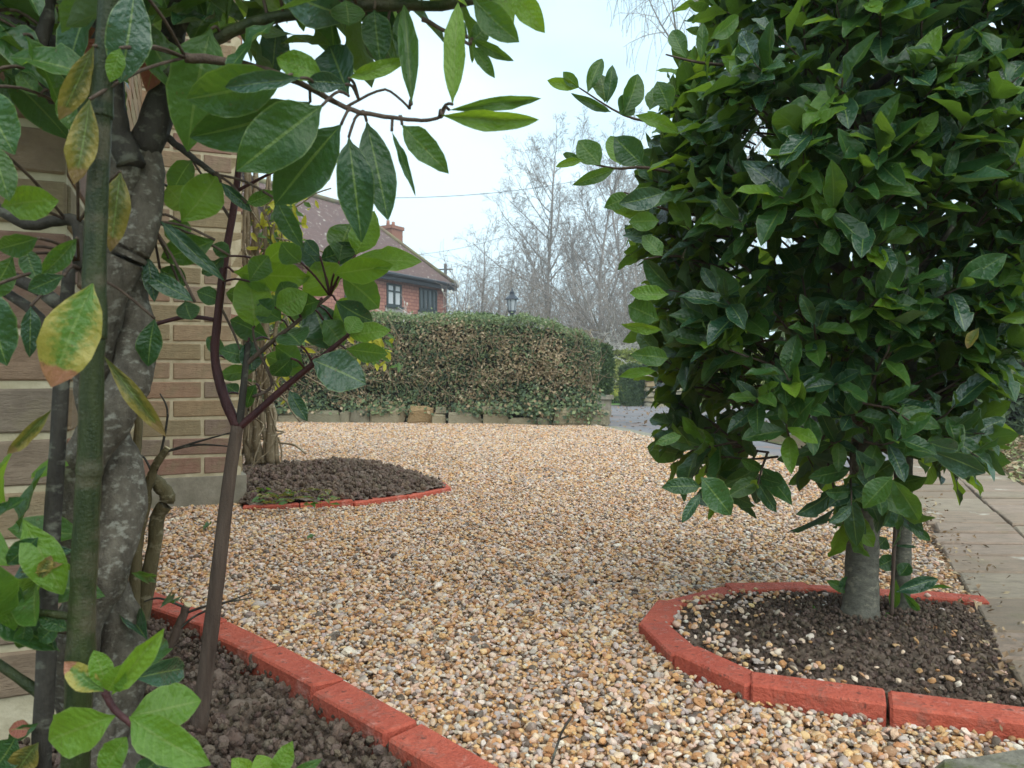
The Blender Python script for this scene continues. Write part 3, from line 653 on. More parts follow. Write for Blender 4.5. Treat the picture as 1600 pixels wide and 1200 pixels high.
# ------------------------------------------------------------------ small leaf masses
def leaf_quads(buf, pts, nrms, size, tints, rn, asp=.45):
    for p, nm, t in zip(pts, nrms, tints):
        d0 = Vector((rn.gauss(0, 1), rn.gauss(0, 1), rn.gauss(0, 1))); nn = (nm + d0 * .55).normalized(); a = nn.orthogonal(); a = Matrix.Rotation(rn.uniform(0, 6.28), 3, nn) @ a; c = nn.cross(a)
        L = size * rn.uniform(.6, 1.35); w_ = L * asp
        buf.add([p, p + a * L * .5 + c * w_ * .5 + nn * L * .08, p + a * L, p + a * L * .5 - c * w_ * .5 + nn * L * .08], [(0, 1, 2, 3)], t)
def hedge(root, pathp, z0, topf, n_, size, m, tintf, rn, depth=.5, lump=.05, name='foliage'):
    pp = [Vector((p[0], p[1], 0)) for p in pathp]; seg = [(pp[i + 1] - pp[i]).length for i in range(len(pp) - 1)]; tot = sum(seg)
    P_, N_, T_ = [], [], []
    def at(s):
        for i, l in enumerate(seg):
            if s <= l or i == len(seg) - 1:
                t = (pp[i + 1] - pp[i]).normalized(); return pp[i] + t * min(s, l), Vector((t.y, -t.x, 0))
            s -= l
    for _ in range(n_):
        s = rn.random() * tot; q, nn = at(s); tp_ = topf(q.x)
        if rn.random() < .78:
            z = z0 + (tp_ - z0) * rn.random() ** .92; off = -abs(rn.gauss(0, .05))
            rnd_ = max(0, z - (tp_ - .14)) / .14; off -= .12 * rnd_ ** 2
            nv = (nn + Vector((0, 0, .35 + rnd_ * .8))).normalized()
        else:
            off = -rn.random() * depth; z = tp_ - .02 + rn.gauss(0, .02); nv = Vector((0, 0, 1))
            if off > -.14: z -= .05 * (1 + off / .14)
        lp = noise.fractal(Vector((q.x * 3, q.y * 3, z * 4)), 1, 2, 3) * lump
        p = q + nn * (off + lp) + Vector((0, 0, z))
        P_.append(p); N_.append(nv); T_.append(tintf(p, tp_, rn))
    buf = MB(); leaf_quads(buf, P_, N_, size, T_, rn); buf.build(name, m, root, False, 'stuff')
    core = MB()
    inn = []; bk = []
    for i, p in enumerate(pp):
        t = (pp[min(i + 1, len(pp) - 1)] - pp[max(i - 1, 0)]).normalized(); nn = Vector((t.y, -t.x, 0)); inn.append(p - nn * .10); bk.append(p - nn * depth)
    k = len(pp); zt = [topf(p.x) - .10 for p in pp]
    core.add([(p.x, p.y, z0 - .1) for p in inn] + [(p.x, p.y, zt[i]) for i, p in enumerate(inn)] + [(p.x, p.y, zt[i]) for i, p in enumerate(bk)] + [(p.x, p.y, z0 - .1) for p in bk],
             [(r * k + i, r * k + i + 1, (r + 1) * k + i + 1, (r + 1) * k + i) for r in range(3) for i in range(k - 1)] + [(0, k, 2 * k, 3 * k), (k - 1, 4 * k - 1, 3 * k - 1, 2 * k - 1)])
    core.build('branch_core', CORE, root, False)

rh = random.Random(21)
hr = empty('hedge', (-.8, 8.9, 0), 'long clipped hedge with green top and brown patchy twiggy face', 'hedge')
HP = [(-4.8, 9.05), (-2.6, 8.93), (-1.3, 8.82), (-.3, 8.62), (.4, 8.45), (.78, 8.42), (.95, 8.6), (1.0, 9.6)]
htop = lambda x: float(np.interp(x, [-4.8, -2, -1, 0, .45, .8, 1.05], [1.24, 1.27, 1.26, 1.22, 1.13, 1.04, .92])) + .02 * math.sin(x * 7) + .012 * math.sin(x * 17)
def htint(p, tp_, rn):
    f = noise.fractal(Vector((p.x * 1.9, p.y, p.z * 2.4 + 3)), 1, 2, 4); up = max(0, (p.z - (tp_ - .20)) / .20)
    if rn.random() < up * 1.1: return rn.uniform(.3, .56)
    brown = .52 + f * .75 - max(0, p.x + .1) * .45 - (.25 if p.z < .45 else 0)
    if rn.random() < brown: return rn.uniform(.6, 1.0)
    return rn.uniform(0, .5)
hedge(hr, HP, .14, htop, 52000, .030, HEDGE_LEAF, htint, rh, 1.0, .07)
tw = MB()
for _ in range(420):
    x = rh.uniform(-3, .95); y = float(np.interp(x, [q[0] for q in HP[:6]], [q[1] for q in HP[:6]])); z = rh.uniform(.2, 1.0); p = Vector((x, y - rh.uniform(-.05, .05), z)); pl_ = [p]; d0 = Vector((rh.gauss(0, .5), rh.gauss(-.1, .12), rh.uniform(.1, 1))).normalized()
    for _k in range(4): d0 = (d0 + Vector((rh.gauss(0, .35), rh.gauss(0, .1), rh.gauss(.0, .3)))).normalized(); p = p + d0 * rh.uniform(.03, .09); p.z = min(p.z, htop(x) + .02); pl_.append(p.copy())
    tw.tube(pl_, [.006, .005, .004, .003, .002], 3, rh.random(), False)
tw.build('twigs', BARK_TAN, hr, True, 'stuff')
# low stone wall under the hedge, each stone a part
sw = empty('stone_wall', (-.8, 8.75, 0), 'low rubble stone kerb wall along the foot of the long hedge', 'stone wall')
def stone_me(seed):
    rn = random.Random(seed); bm = bmesh.new(); bmesh.ops.create_cube(bm, size=1); bmesh.ops.bevel(bm, geom=bm.edges[:], offset=.16, segments=1, affect='EDGES')
    for v in bm.verts: v.co += Vector((rn.uniform(-.09, .09), rn.uniform(-.09, .09), rn.uniform(-.09, .09)))
    me_ = bpy.data.meshes.new('stone'); bm.to_mesh(me_); bm.free(); me_.materials.append(STONEWALL); return me_
SM = [stone_me(i) for i in range(6)]; s = -3.4
SP = [(-4.8, 8.92), (-2.6, 8.82), (-1.3, 8.72), (-.3, 8.52), (.4, 8.34), (.92, 8.30)]
while s < .93:
    L = rh.choice((rh.uniform(.09, .16), rh.uniform(.16, .3), rh.uniform(.26, .46))); x = s + L / 2; y = float(np.interp(x, [q[0] for q in SP], [q[1] for q in SP])); hh = rh.uniform(.08, .2)
    o = link('stone', SM[rh.randrange(6)], None, sw); o.matrix_basis = Matrix.Translation(Vector((x, y + .02, hh / 2 - .02)) - sw.location) @ Matrix.Rotation(rh.uniform(-.12, .06), 4, 'Z') @ Matrix.Diagonal((L * 1.0, .16, hh + .02, 1))
    if hh < .13 and rh.random() < .7:
        o = link('stone', SM[rh.randrange(6)], None, sw); o.matrix_basis = Matrix.Translation(Vector((x + rh.uniform(-.05, .05), y + .05, hh + .02)) - sw.location) @ Matrix.Diagonal((L * .8, .14, .08, 1))
    s += L + .008
for j in range(3):
    o = link('stone', SM[j], None, sw); o.matrix_basis = Matrix.Translation(Vector((.98, 8.46 + j * .3, .06)) - sw.location) @ Matrix.Diagonal((.16, .28, .16, 1))
# ivy and ground plants tumbling over the stones
iv = empty('ivy', (.2, 8.3, .1), 'dark glossy ivy spilling over the stone kerb at the hedge foot', 'ivy'); buf = MB(); pp_, nn_, tt_ = [], [], []
for _ in range(5200):
    x = rh.uniform(-2.9, .98); y = float(np.interp(x, [q[0] for q in SP], [q[1] for q in SP])); wgt = np.clip(.3 + .8 * noise.noise(Vector((x * 1.7, 0, 5))) + (.45 if x > .1 else 0), .05, 1)
    z = .10 + abs(rh.gauss(0, .10)) * (1.2 if x > .1 else .8)
    if rh.random() > wgt: continue
    if x > .15 and rh.random() < .35: z = rh.uniform(.03, .2)
    pp_.append(Vector((x, y - .09 + rh.uniform(-.03, .12) + z * .25, z))); nn_.append(Vector((0, -.8, .6))); tt_.append(rh.uniform(0, .5) if rh.random() < .8 else rh.uniform(.5, .9))
leaf_quads(buf, pp_, nn_, .034, tt_, rh, .7); buf.build('ivy_leaves', HEDGE_LEAF, iv, False, 'stuff')

# ================================================================== BACKGROUND
def block_hedge(name, label, x0, x1, y0, y1, z0, z1, n_, size, m, seed):
    rn = random.Random(seed); r = empty(name, ((x0 + x1) / 2, (y0 + y1) / 2, z0), label, 'hedge'); P_, N_, T_ = [], [], []
    for _ in range(n_):
        f = rn.random(); 
        if f < .5: p = Vector((rn.uniform(x0, x1), y0, rn.uniform(z0, z1))); nv = Vector((0, -1, .2))
        elif f < .75: p = Vector((x0 if rn.random() < .5 else x1, rn.uniform(y0, y1), rn.uniform(z0, z1))); nv = Vector((-1 if p.x == x0 else 1, 0, .2))
        else: p = Vector((rn.uniform(x0, x1), rn.uniform(y0, y1), z1)); nv = Vector((0, 0, 1))
        c = Vector(((x0 + x1) / 2, (y0 + y1) / 2, (z0 + z1) / 2)); rd = noise.fractal(p * 3, 1, 2, 3) * .04 * (1 + size * 8)
        dn = Vector(((p.x - c.x) / (x1 - x0), (p.y - c.y) / (y1 - y0), (p.z - c.z) / (z1 - z0))) * 2; ex = max(0, dn.length - 1.25)
        p = p.lerp(c, min(.3, ex * .35)) + nv * (rd - abs(rn.gauss(0, .02)))
        P_.append(p); N_.append(nv); T_.append(min(1, max(0, rn.gauss(.5, .25))))
    bu = MB(); leaf_quads(bu, P_, N_, size, T_, rn, .5); bu.build('foliage', m, r, False, 'stuff')
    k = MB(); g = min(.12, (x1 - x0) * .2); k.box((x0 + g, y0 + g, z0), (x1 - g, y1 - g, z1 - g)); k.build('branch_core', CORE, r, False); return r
block_hedge('hedge_block', 'narrow dark green clipped hedge block standing on a pale stone pedestal', 1.15, 1.45, 11, 11.9, .26, .99, 5000, .04, YEW, 31)
b = MB(); b.box((1.17, 10.98, -.07), (1.42, 11.6, .262)); b.box((1.14, 10.95, .20), (1.45, 11.62, .26)); tag(b.build('stone_pedestal', CONCRETE, None, False), 'pale stone base under the narrow dark green hedge block', 'pedestal')
block_hedge('lime_hedge', 'yellow-green hedge beyond the lawn strip across the road', 3.0, 9.0, 25.4, 26.6, -.35, 1.4, 9000, .11, LIME, 32)
block_hedge('yew_bush', 'squat dark green clipped yew beside the stone gate pillar', 2.98, 3.55, 20.6, 21.3, -.28, .86, 5000, .06, YEW, 33)
# stone gate pillar with plaque, stones as parts
gpil = empty('gate_pillar', (3.88, 20.7, -.28), 'honey stone gate wall with a small dark plaque beside the yew', 'gate pillar')
rg = random.Random(6); z = -.30
while z < .44:
    hh = rg.uniform(.11, .16); x = 3.56
    while x < 4.3:
        L = rg.uniform(.18, .34); o = link('stone', SM[rg.randrange(6)], None, gpil); o.matrix_basis = Matrix.Translation(Vector((x + L / 2, 20.66, z + hh / 2)) - gpil.location) @ Matrix.Diagonal((L, .5, hh, 1)); x += L
    z += hh
b = MB(); b.box((3.52, 20.38, z), (4.34, 20.94, z + .06)); b.build('coping', CONCRETE, gpil, False)
b = MB(); b.box((3.86, 20.36, .24), (4.06, 20.40, .36)); b.build('plaque', PLAQUE, gpil, False)
# daffodils
df = empty('daffodil_clump', (3.3, 24.9, -.34), 'small clump of yellow daffodils in front of the lime hedge', 'flowers'); b = MB(); c = MB(); rn = random.Random(2)
for i in range(16):
    p = Vector((3.3 + rn.uniform(-.28, .28), 24.9 + rn.uniform(-.1, .1), -.34)); q = p + Vector((rn.uniform(-.06, .06), -.03, rn.uniform(.28, .42))); b.tube([p, (p + q) / 2, q], .008, 3)
    for j in range(6):
        an = j * math.pi / 3; d0 = Vector((math.cos(an), 0, math.sin(an))); c.add([q, q + d0 * .05 + Vector((d0.z, 0, -d0.x)) * .03, q + d0 * .09, q + d0 * .05 - Vector((d0.z, 0, -d0.x)) * .03], [(0, 1, 2, 3)])
    c.tube([q, q + Vector((0, -.05, 0))], [.025, .035], 6)
b.build('stalks', GRASSM, df, True, 'stuff'); c.build('petals', LEAF['yellow'], df, False, 'stuff')

# ivy-clad hedge on the right beyond the path
ivr = empty('ivy_hedge', (4.6, 7.0, 0), 'rough ivy-covered bank behind the path beside the ball-crowned tree', 'hedge')
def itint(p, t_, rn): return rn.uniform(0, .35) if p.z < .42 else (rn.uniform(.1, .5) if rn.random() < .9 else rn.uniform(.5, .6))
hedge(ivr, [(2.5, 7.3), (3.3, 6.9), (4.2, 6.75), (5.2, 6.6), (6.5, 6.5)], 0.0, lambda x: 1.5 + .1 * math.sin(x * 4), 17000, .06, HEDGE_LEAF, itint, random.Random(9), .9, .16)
# leaf litter on the verge and road
lit = MB(); rn = random.Random(12); pp_, nn_, tt_ = [], [], []
for _ in range(5200):
    y = rn.uniform(2.4, 6.7); x = pathx(min(y, 5.6)) + .53 + abs(rn.gauss(0, .9)); pp_.append(Vector((x, y, .001 + rn.random() * .012))); nn_.append(Vector((0, 0, 1))); tt_.append(rn.random())
leaf_quads(lit, pp_, nn_, .026, tt_, rn, .55)
pp_, nn_, tt_ = [], [], []
for _ in range(700):
    y = 7 + 14 * rn.random() ** 1.5; x = lfr(y) + rn.random() * 4; pp_.append(Vector((x, y, terrain(0, y) + .021 + rn.random() * .012))); nn_.append(Vector((0, 0, 1))); tt_.append(rn.random() * .4)
leaf_quads(lit, pp_, nn_, .04, tt_, rn, .6)
pp_, nn_, tt_ = [], [], []
for _ in range(420):
    y = rn.uniform(1.05, 3.2); x = pathx(y) + rn.gauss(.01, .045); pp_.append(Vector((x, y, .016 + rn.random() * .006))); nn_.append(Vector((0, 0, 1))); tt_.append(rn.random() * .6)
leaf_quads(lit, pp_, nn_, .012, tt_, rn, .5)
tag(lit.build('leaf_litter', LITTER, None, False), 'dry brown and straw coloured leaf litter strewn over the verge and road', 'leaf litter', kind='stuff')

# ------------------------------------------------------------------ house beyond the hedge
A = Vector((-2.7, 37, 0)); hu = Vector((.507, .862, 0)); hn = Vector((-.862, .507, 0)); ze = 4.95; zr = 8.45; hl = 11.5
house = empty('house', tuple(A + Vector((0, 0, -.35))), 'red tile-hung cottage with a hipped brown roof behind the hedge', 'house')
def quad_uv(buf, pts, ax, ay, o0):
    buf.add(pts, [tuple(range(len(pts)))], 0, [((p - o0).dot(ax), (p - o0).dot(ay)) for p in pts])
zv = Vector((0, 0, 1)); w0 = A + hn * .35 - hu * .35; LW = hl - .7; DW = 6.3
b = MB(); c0 = w0; c1 = w0 - hu * LW; c2 = c1 + hn * DW; c3 = w0 + hn * DW
for p, q in ((c1, c0), (c0, c3), (c3, c2), (c2, c1)):
    d0 = (q - p).normalized(); quad_uv(b, [p - zv * .35, q - zv * .35, q + zv * (ze + .05), p + zv * (ze + .05)], d0, zv, p)
b.build('wall', TILEHANG, house, False)
b = MB(); e0 = A; e1 = A - hu * hl; e2 = e1 + hn * 7; e3 = A + hn * 7; r0 = A - hu * 3.5 + hn * 3.5; r1 = A - hu * (hl - 2.0) + hn * 3.5
Z = lambda p, z_: p + zv * z_
sl = (hn * 3.5 + zv * (zr - ze)).normalized()
quad_uv(b, [Z(e1, ze), Z(e0, ze), Z(r0, zr), Z(r1, zr)], hu, sl, Z(e1, ze)); quad_uv(b, [Z(e0, ze), Z(e3, ze), Z(r0, zr)], hn, (-hu * 3.5 + zv * 3.5).normalized(), Z(e0, ze))
quad_uv(b, [Z(e3, ze), Z(e2, ze), Z(r1, zr), Z(r0, zr)], -hu, (-hn * 3.5 + zv * 3.5).normalized(), Z(e3, ze)); quad_uv(b, [Z(e2, ze), Z(e1, ze), Z(r1, zr)], -hn, (hu * 2 + zv * 3.5).normalized(), Z(e2, ze))
quad_uv(b, [Z(e1, ze - .02), Z(e2, ze - .02), Z(e3, ze - .02), Z(e0, ze - .02)], hu, hn, e1)
roof = b.build('roof', ROOFM, house, False)
b = MB(); b.tube([Z(r1, zr + .04), Z(r0, zr + .04)], .13, 6)
b.build('ridge', RIDGEM, roof)
b = MB(); b.tube([Z(r0, zr + .02), Z(e0, ze + .05)], .10, 6); b.build('hip_tiles', RIDGEM, roof)
cb = A - hu * 1.0 + hn * 3.2; Mc = Matrix.Translation(Z(cb, 0)) @ Matrix.Rotation(math.atan2(hu.y, hu.x), 4, 'Z')
b = MB(); b.box((-.42, -.42, 5.2), (.42, .42, 7.75), Mc); b.box((-.48, -.48, 7.752), (.48, .48, 7.92), Mc); b.build('chimney', CHIMNEYM, roof, False)
for dx in (-.2, .2): b = MB(); b.tube([Mc @ Vector((dx, 0, 7.9)), Mc @ Vector((dx, 0, 8.2))], [.1, .085], 8); b.build('chimney_pot', CHIMNEYM, roof)
b = MB(); b.tube([Z(e1 - hn * .06, ze - .03), Z(e0 - hn * .06 + hu * .05, ze - .03)], .10, 8); b.box((-hl, -.05, ze - .28), (.02, .02, ze - .03), Matrix.Translation(A) @ Matrix.Rotation(math.atan2(hu.y, hu.x), 4, 'Z') @ Matrix.Translation((0, .0, 0)))
b.build('gutter', GUTTER, house, False)
Mw = Matrix.Translation(w0) @ Matrix.Rotation(math.atan2(hu.y, hu.x), 4, 'Z')
def house_window(x0, x1, z0, z1, lights, cross):
    b = MB(); fw = .09
    b.box((x0, -.05, z0), (x0 + fw, .03, z1), Mw); b.box((x1 - fw, -.05, z0), (x1, .03, z1), Mw); b.box((x0 + fw, -.05, z1 - fw), (x1 - fw, .03, z1), Mw); b.box((x0 + fw, -.05, z0), (x1 - fw, .03, z0 + fw), Mw)
    for i in range(1, lights): xc = x0 + (x1 - x0) * i / lights; b.box((xc - .055, -.055, z0 + fw), (xc + .055, .03, z1 - fw), Mw)
    if cross: zc = z0 + (z1 - z0) * .66; b.box((x0 + fw, -.045, zc - .035), (x1 - fw, .03, zc + .035), Mw)
    wnd = b.build('window', FRAME, house, False)
    for i in range(lights):
        xa = x0 + fw + (x1 - x0 - 2 * fw) * i / lights; xb = x0 + fw + (x1 - x0 - 2 * fw) * (i + 1) / lights
        b = MB(); b.box((xa, -.006, z0 + fw), (xb, .004, z1 - fw), Mw); b.build('pane', GLASS if cross is not True else CURTAIN, wnd, False)
    b = MB(); b.box((x0 - .1, -.12, z0 - .09), (x1 + .1, .02, z0 - .003), Mw); b.build('sill', FRAME, wnd, False)
    b = MB(); b.box((x0 - .08, -.03, z0 - .26), (x1 + .08, .02, z0 - .093), Mw); b.build('apron', SILL, wnd, False)
house_window(-2.1, -.75, 3.6, 4.62, 4, False)
house_window(-4.4, -3.4, 3.62, 4.6, 2, True)
house_window(-7.0, -5.75, 3.6, 4.5, 3, True)
# cross wing to the left
wing = MB(); g0 = A - hu * (hl + .2); g1 = g0 - hu * 5
for p, q in ((g1 - hn * .8, g0 - hn * .8), (g0 - hn * .8, g0 + hn * 5)):
    d0 = (q - p).normalized(); quad_uv(wing, [p - zv * .35, q - zv * .35, q + zv * ze, p + zv * ze], d0, zv, p)
wing.build('wing_wall', TILEHANG, house, False)
wing = MB(); gm = (g0 + g1) / 2
quad_uv(wing, [Z(g0 - hn * 1.1 + hu * .3, ze - .1), Z(g0 + hn * 6 + hu * .3, ze - .1), Z(gm + hn * 6, zr - .2), Z(gm - hn * 1.1, zr - .2)], hn, (zv - hu).normalized(), g0)
quad_uv(wing, [Z(g1 + hn * 6 - hu * .3, ze - .1), Z(g1 - hn * 1.1 - hu * .3, ze - .1), Z(gm - hn * 1.1, zr - .2), Z(gm + hn * 6, zr - .2)], -hn, (zv + hu).normalized(), g1)
quad_uv(wing, [Z(g1 - hn * .8, ze - .1), Z(g0 - hn * .8, ze - .1), Z(gm - hn * .8, zr - .3)], hu, zv, g1)
wing.build('wing_roof', ROOFM, house, False)

# ------------------------------------------------------------------ lamp post, wires, pole
lp = empty('lamp_post', (0, 19, -.25), 'black lantern lamp post rising behind the long hedge', 'lamp post')
b = MB(); b.tube([(0, 19, -.25), (0, 19, .1), (0, 19, .12), (0, 19, 2.1)], [.07, .06, .035, .03], 10); b.tube([(0, 19, 1.95), (0, 19, 2.0), (0, 19, 2.08), (0, 19, 2.14)], [.03, .055, .05, .1], 8); b.build('post', LAMPM, lp)
b = MB(); b.tube([(0, 19, 2.16), (0, 19, 2.44)], [.085, .125], 6); b.build('lantern_glass', LAMPGLASS, lp, False)
b = MB()
for k in range(6):
    an = k * math.pi / 3 + .26; d0 = Vector((math.cos(an), math.sin(an), 0)); b.tube([Vector((0, 19, 2.15)) + d0 * .09, Vector((0, 19, 2.45)) + d0 * .132], .010, 4)
b.tube([(0, 19, 2.135), (0, 19, 2.165)], [.1, .1], 6); b.build('lantern_frame', LAMPM, lp, False)
b = MB(); b.tube([(0, 19, 2.44), (0, 19, 2.46), (0, 19, 2.54), (0, 19, 2.58), (0, 19, 2.62), (0, 19, 2.66), (0, 19, 2.73)], [.175, .17, .075, .055, .06, .02, .006], 6); b.build('lantern_cap', LAMPM, lp, False)
for i, (xa, ya, xb, yb, d) in enumerate(((560, 309, 900, 283, 30), (600, 401, 780, 372, 42))):
    a = P(xa, ya, d); c = P(xb, yb, d + 8); b = MB()
    b.tube([a.lerp(c, t / 12) - zv * .25 * (1 - (t / 6 - 1) ** 2) for t in range(13)], .013 if i == 0 else .012, 5)
    tag(b.build('overhead_wire', WIREM), ('overhead cable crossing the sky above the lantern', 'lower overhead cable running behind the cottage roof')[i], 'cable', 'overhead cables')
pb = P(696, 432, 50); b = MB(); b.tube([(pb.x, 50, terrain(0, 50)), (pb.x, 50, H + (590 - 412) / 1200 * 50)], [.14, .11], 8); b.box((pb.x - .5, 49.95, H + 7.0), (pb.x + .5, 50.05, H + 7.08)); tag(b.build('utility_pole', POLEM), 'dark utility pole beyond the right end of the cottage roof', 'pole')

# ------------------------------------------------------------------ bare trees and thicket
def grow(tr, twb, p, d, L, r, lev, rn, cfg):
    n_ = cfg['seg'][lev]; pts_ = [p.copy()]; q = p.copy(); dd = d.copy(); st = []
    for i in range(n_):
        dd = (dd + Vector((rn.gauss(0, cfg['wob']), rn.gauss(0, cfg['wob']), rn.gauss(0, cfg['wob']))) + Vector((0, 0, cfg['up'][lev]))).normalized()
        q = q + dd * L / n_; pts_.append(q.copy()); st.append(dd.copy())
    rr = [max(cfg['rmin'], r * (1 - .75 * i / n_)) for i in range(n_ + 1)]
    (tr if lev < 1 else twb).tube(pts_, rr, 7 if lev == 0 else (4 if lev == 1 else 3), rn.random(), lev < 2)
    if lev + 1 >= len(cfg['kids']) + 1 or lev >= len(cfg['kids']): return
    for k in range(cfg['kids'][lev]):
        t = cfg['start'][lev] + (1 - cfg['start'][lev]) * (k + rn.random()) / cfg['kids'][lev]; fi = min(n_ - 1e-3, t * n_); i = int(fi); pp2 = pts_[i].lerp(pts_[i + 1], fi - i)
        ax = st[i].orthogonal(); ax = Matrix.Rotation(rn.uniform(0, 6.28), 3, st[i]) @ ax; an = R(rn.uniform(*cfg['ang'][lev])); nd = (st[i] * math.cos(an) + ax * math.sin(an)).normalized()
        grow(tr, twb, pp2, nd, L * cfg['len'][lev] * (1.15 - .6 * t) * rn.uniform(.75, 1.2), max(cfg['rmin'], rr[i] * .55), lev + 1, rn, cfg)
def tree_meshes(h, cfg, seed):
    rn = random.Random(seed); a, c = MB(), MB(); grow(a, c, Vector((0, 0, -.2)), Vector((0, 0, 1)), h, h * cfg['thick'], 0, rn, cfg)
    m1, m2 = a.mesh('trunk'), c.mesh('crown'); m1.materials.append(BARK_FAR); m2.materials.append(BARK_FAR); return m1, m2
ASH = dict(seg=[9, 5, 4, 3, 2], kids=[22, 8, 6, 4], start=[.22, .2, .15, .1], ang=[(28, 52), (28, 55), (25, 60), (20, 60)], len=[.42, .45, .5, .55], up=[.02, .13, .08, .05, .04], wob=.09, rmin=.009, thick=.011)
SLIM = dict(ASH, kids=[13, 6, 5, 3], ang=[(20, 38), (22, 45), (25, 55), (20, 60)], len=[.38, .45, .5, .5])
TM = [tree_meshes(16, ASH, 41), tree_meshes(15, ASH, 47), tree_meshes(12, SLIM, 43), tree_meshes(9, SLIM, 44)]
def put_tree(k, x, y, sc, rz, label):
    r = empty('bare_tree', (x, y, terrain(x, y)), label, 'tree', 'bare winter trees behind the hedge'); r.rotation_euler.z = rz; r.scale = (sc, sc, sc)
    for nm, me_ in zip(('trunk', 'crown'), TM[k]): link(nm, me_, None, r)
def tx(px_, d): return (px_ - 800) / F * d
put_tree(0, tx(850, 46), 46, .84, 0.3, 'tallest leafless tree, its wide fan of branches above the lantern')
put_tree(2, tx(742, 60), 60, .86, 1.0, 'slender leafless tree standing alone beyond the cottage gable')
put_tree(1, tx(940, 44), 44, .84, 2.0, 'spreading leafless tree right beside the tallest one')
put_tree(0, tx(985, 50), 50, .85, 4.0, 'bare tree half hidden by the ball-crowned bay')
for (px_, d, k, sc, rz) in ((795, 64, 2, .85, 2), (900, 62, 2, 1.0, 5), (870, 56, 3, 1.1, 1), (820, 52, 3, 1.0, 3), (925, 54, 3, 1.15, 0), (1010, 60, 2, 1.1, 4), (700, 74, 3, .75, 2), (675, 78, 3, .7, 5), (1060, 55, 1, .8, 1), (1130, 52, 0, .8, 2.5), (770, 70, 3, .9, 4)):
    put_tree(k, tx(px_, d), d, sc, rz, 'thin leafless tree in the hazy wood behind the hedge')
# weeping birch
WB_ = dict(seg=[9, 6, 5, 7], kids=[16, 8, 7], start=[.3, .25, .2], ang=[(35, 60), (25, 60), (40, 90)], len=[.34, .55, .7], up=[.02, .05, -.10, -.42], wob=.07, rmin=.007, thick=.013)
rn = random.Random(50); a, c = MB(), MB(); grow(a, c, Vector((0, 0, -.2)), Vector((0, 0, 1)), 17, .2, 0, rn, WB_)
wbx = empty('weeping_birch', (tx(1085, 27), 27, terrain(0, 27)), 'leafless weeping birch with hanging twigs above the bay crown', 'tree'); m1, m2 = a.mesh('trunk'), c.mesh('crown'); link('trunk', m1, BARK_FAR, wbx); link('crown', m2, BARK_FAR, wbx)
# thicket shrubs
def shrub_mesh(h, stems, arch, seed, m):
    rn = random.Random(seed); a = MB()
    cfg = dict(seg=[6, 5, 4], kids=[6, 5], start=[.2, .15], ang=[(20, 60), (20, 70)], len=[.5, .5], up=[-arch, -arch * .7, -arch * .4], wob=.14, rmin=.005, thick=.01)
    for _ in range(stems):
        an = rn.uniform(0, 6.28); d0 = Vector((math.cos(an) * .45, math.sin(an) * .45, 1)).normalized(); grow(a, a, Vector((rn.uniform(-.3, .3), rn.uniform(-.3, .3), -.1)), d0, h * rn.uniform(.7, 1.15), h * .008, 0, rn, cfg)
    me_ = a.mesh('stems'); me_.materials.append(m); return me_
SH = [shrub_mesh(3.2, 16, .02, 61, BARK_THICKET), shrub_mesh(3.0, 18, .22, 62, BARK_PALE), shrub_mesh(4.0, 14, .0, 63, BARK_FAR)]
def put_shrub(k, x, y, sc, rz, label, grp='bare shrubs in the thicket behind the hedge'):
    r = empty('bare_shrub', (x, y, terrain(x, y)), label, 'shrub', grp); r.rotation_euler.z = rz; r.scale = (sc, sc, sc); link('stems', SH[k], None, r)
rn = random.Random(70)
for px_, d, sc in ((880, 27, .95), (925, 29, 1.1), (985, 30, 1.2), (850, 31, 1.05), (960, 33, 1.4), (910, 35, 1.4)): put_shrub(1, tx(px_, d), d, sc, rn.uniform(0, 6), 'pale grey arching bare shrub mounded behind the hedge', 'pale arching shrubs behind the hedge')
for i in range(24):
    d = rn.uniform(34, 50); px_ = rn.uniform(715, 1060); put_shrub(rn.choice((0, 2, 2)), tx(px_, d), d, rn.uniform(1.1, 1.8), rn.uniform(0, 6), 'upright brown leafless shrub in the thicket behind the hedge')
# evergreen mound left of the lamp
block_hedge('evergreen_bush', 'low green evergreen bush peeping over the hedge left of the lantern', -1.1, -.2, 14.0, 14.8, -.1, 1.68, 5000, .05, YEW, 36)
# budding magnolia before the cottage
mg = shrub_mesh(2.6, 7, -.02, 66, BARK_PALE); mr = empty('magnolia', (tx(668, 22), 22, terrain(0, 22)), 'bare magnolia with pale buds in front of the cottage', 'shrub'); link('stems', mg, None, mr); mr.scale = (1.12, 1.12, 1.42)
bud = MB(); vv = np.array([v.co[:] for v in mg.vertices]); rn = random.Random(5)
for i in rn.sample([i for i in range(len(vv)) if vv[i][2] > 1.2], 90): p = Vector(vv[i]); bud.tube([p, p + zv * .03, p + zv * .07], [.006, .022, .004], 5)
me_ = bud.mesh('buds'); me_.materials.append(BUDM); link('buds', me_, None, mr)['kind'] = 'stuff'

# ================================================================== FOREGROUND PLANTS
random.seed(77)
def pxline(pts_, d=None): return [P(*(p if len(p) == 3 else (*p, d))) for p in pts_]
def stem(root, name, m, pts_, d, rpx, n_=9, k=5, wobble=0.0, tint=0):
    """pts in photo pixels (x, y[, dist]), radius list in photo pixels"""
    line = smoothline(pxline(pts_, d), k); dist = [p.y for p in line]
    rr = lerpr(rpx, len(line)); b = MB()
    if wobble:
        for i in range(1, len(line) - 1): line[i] += Vector((random.gauss(0, wobble), random.gauss(0, wobble), 0))
    b.tube(line, [r / F * dd * random.uniform(.95, 1.05) for r, dd in zip(rr, dist)], n_); return b.build(name, m, root), line

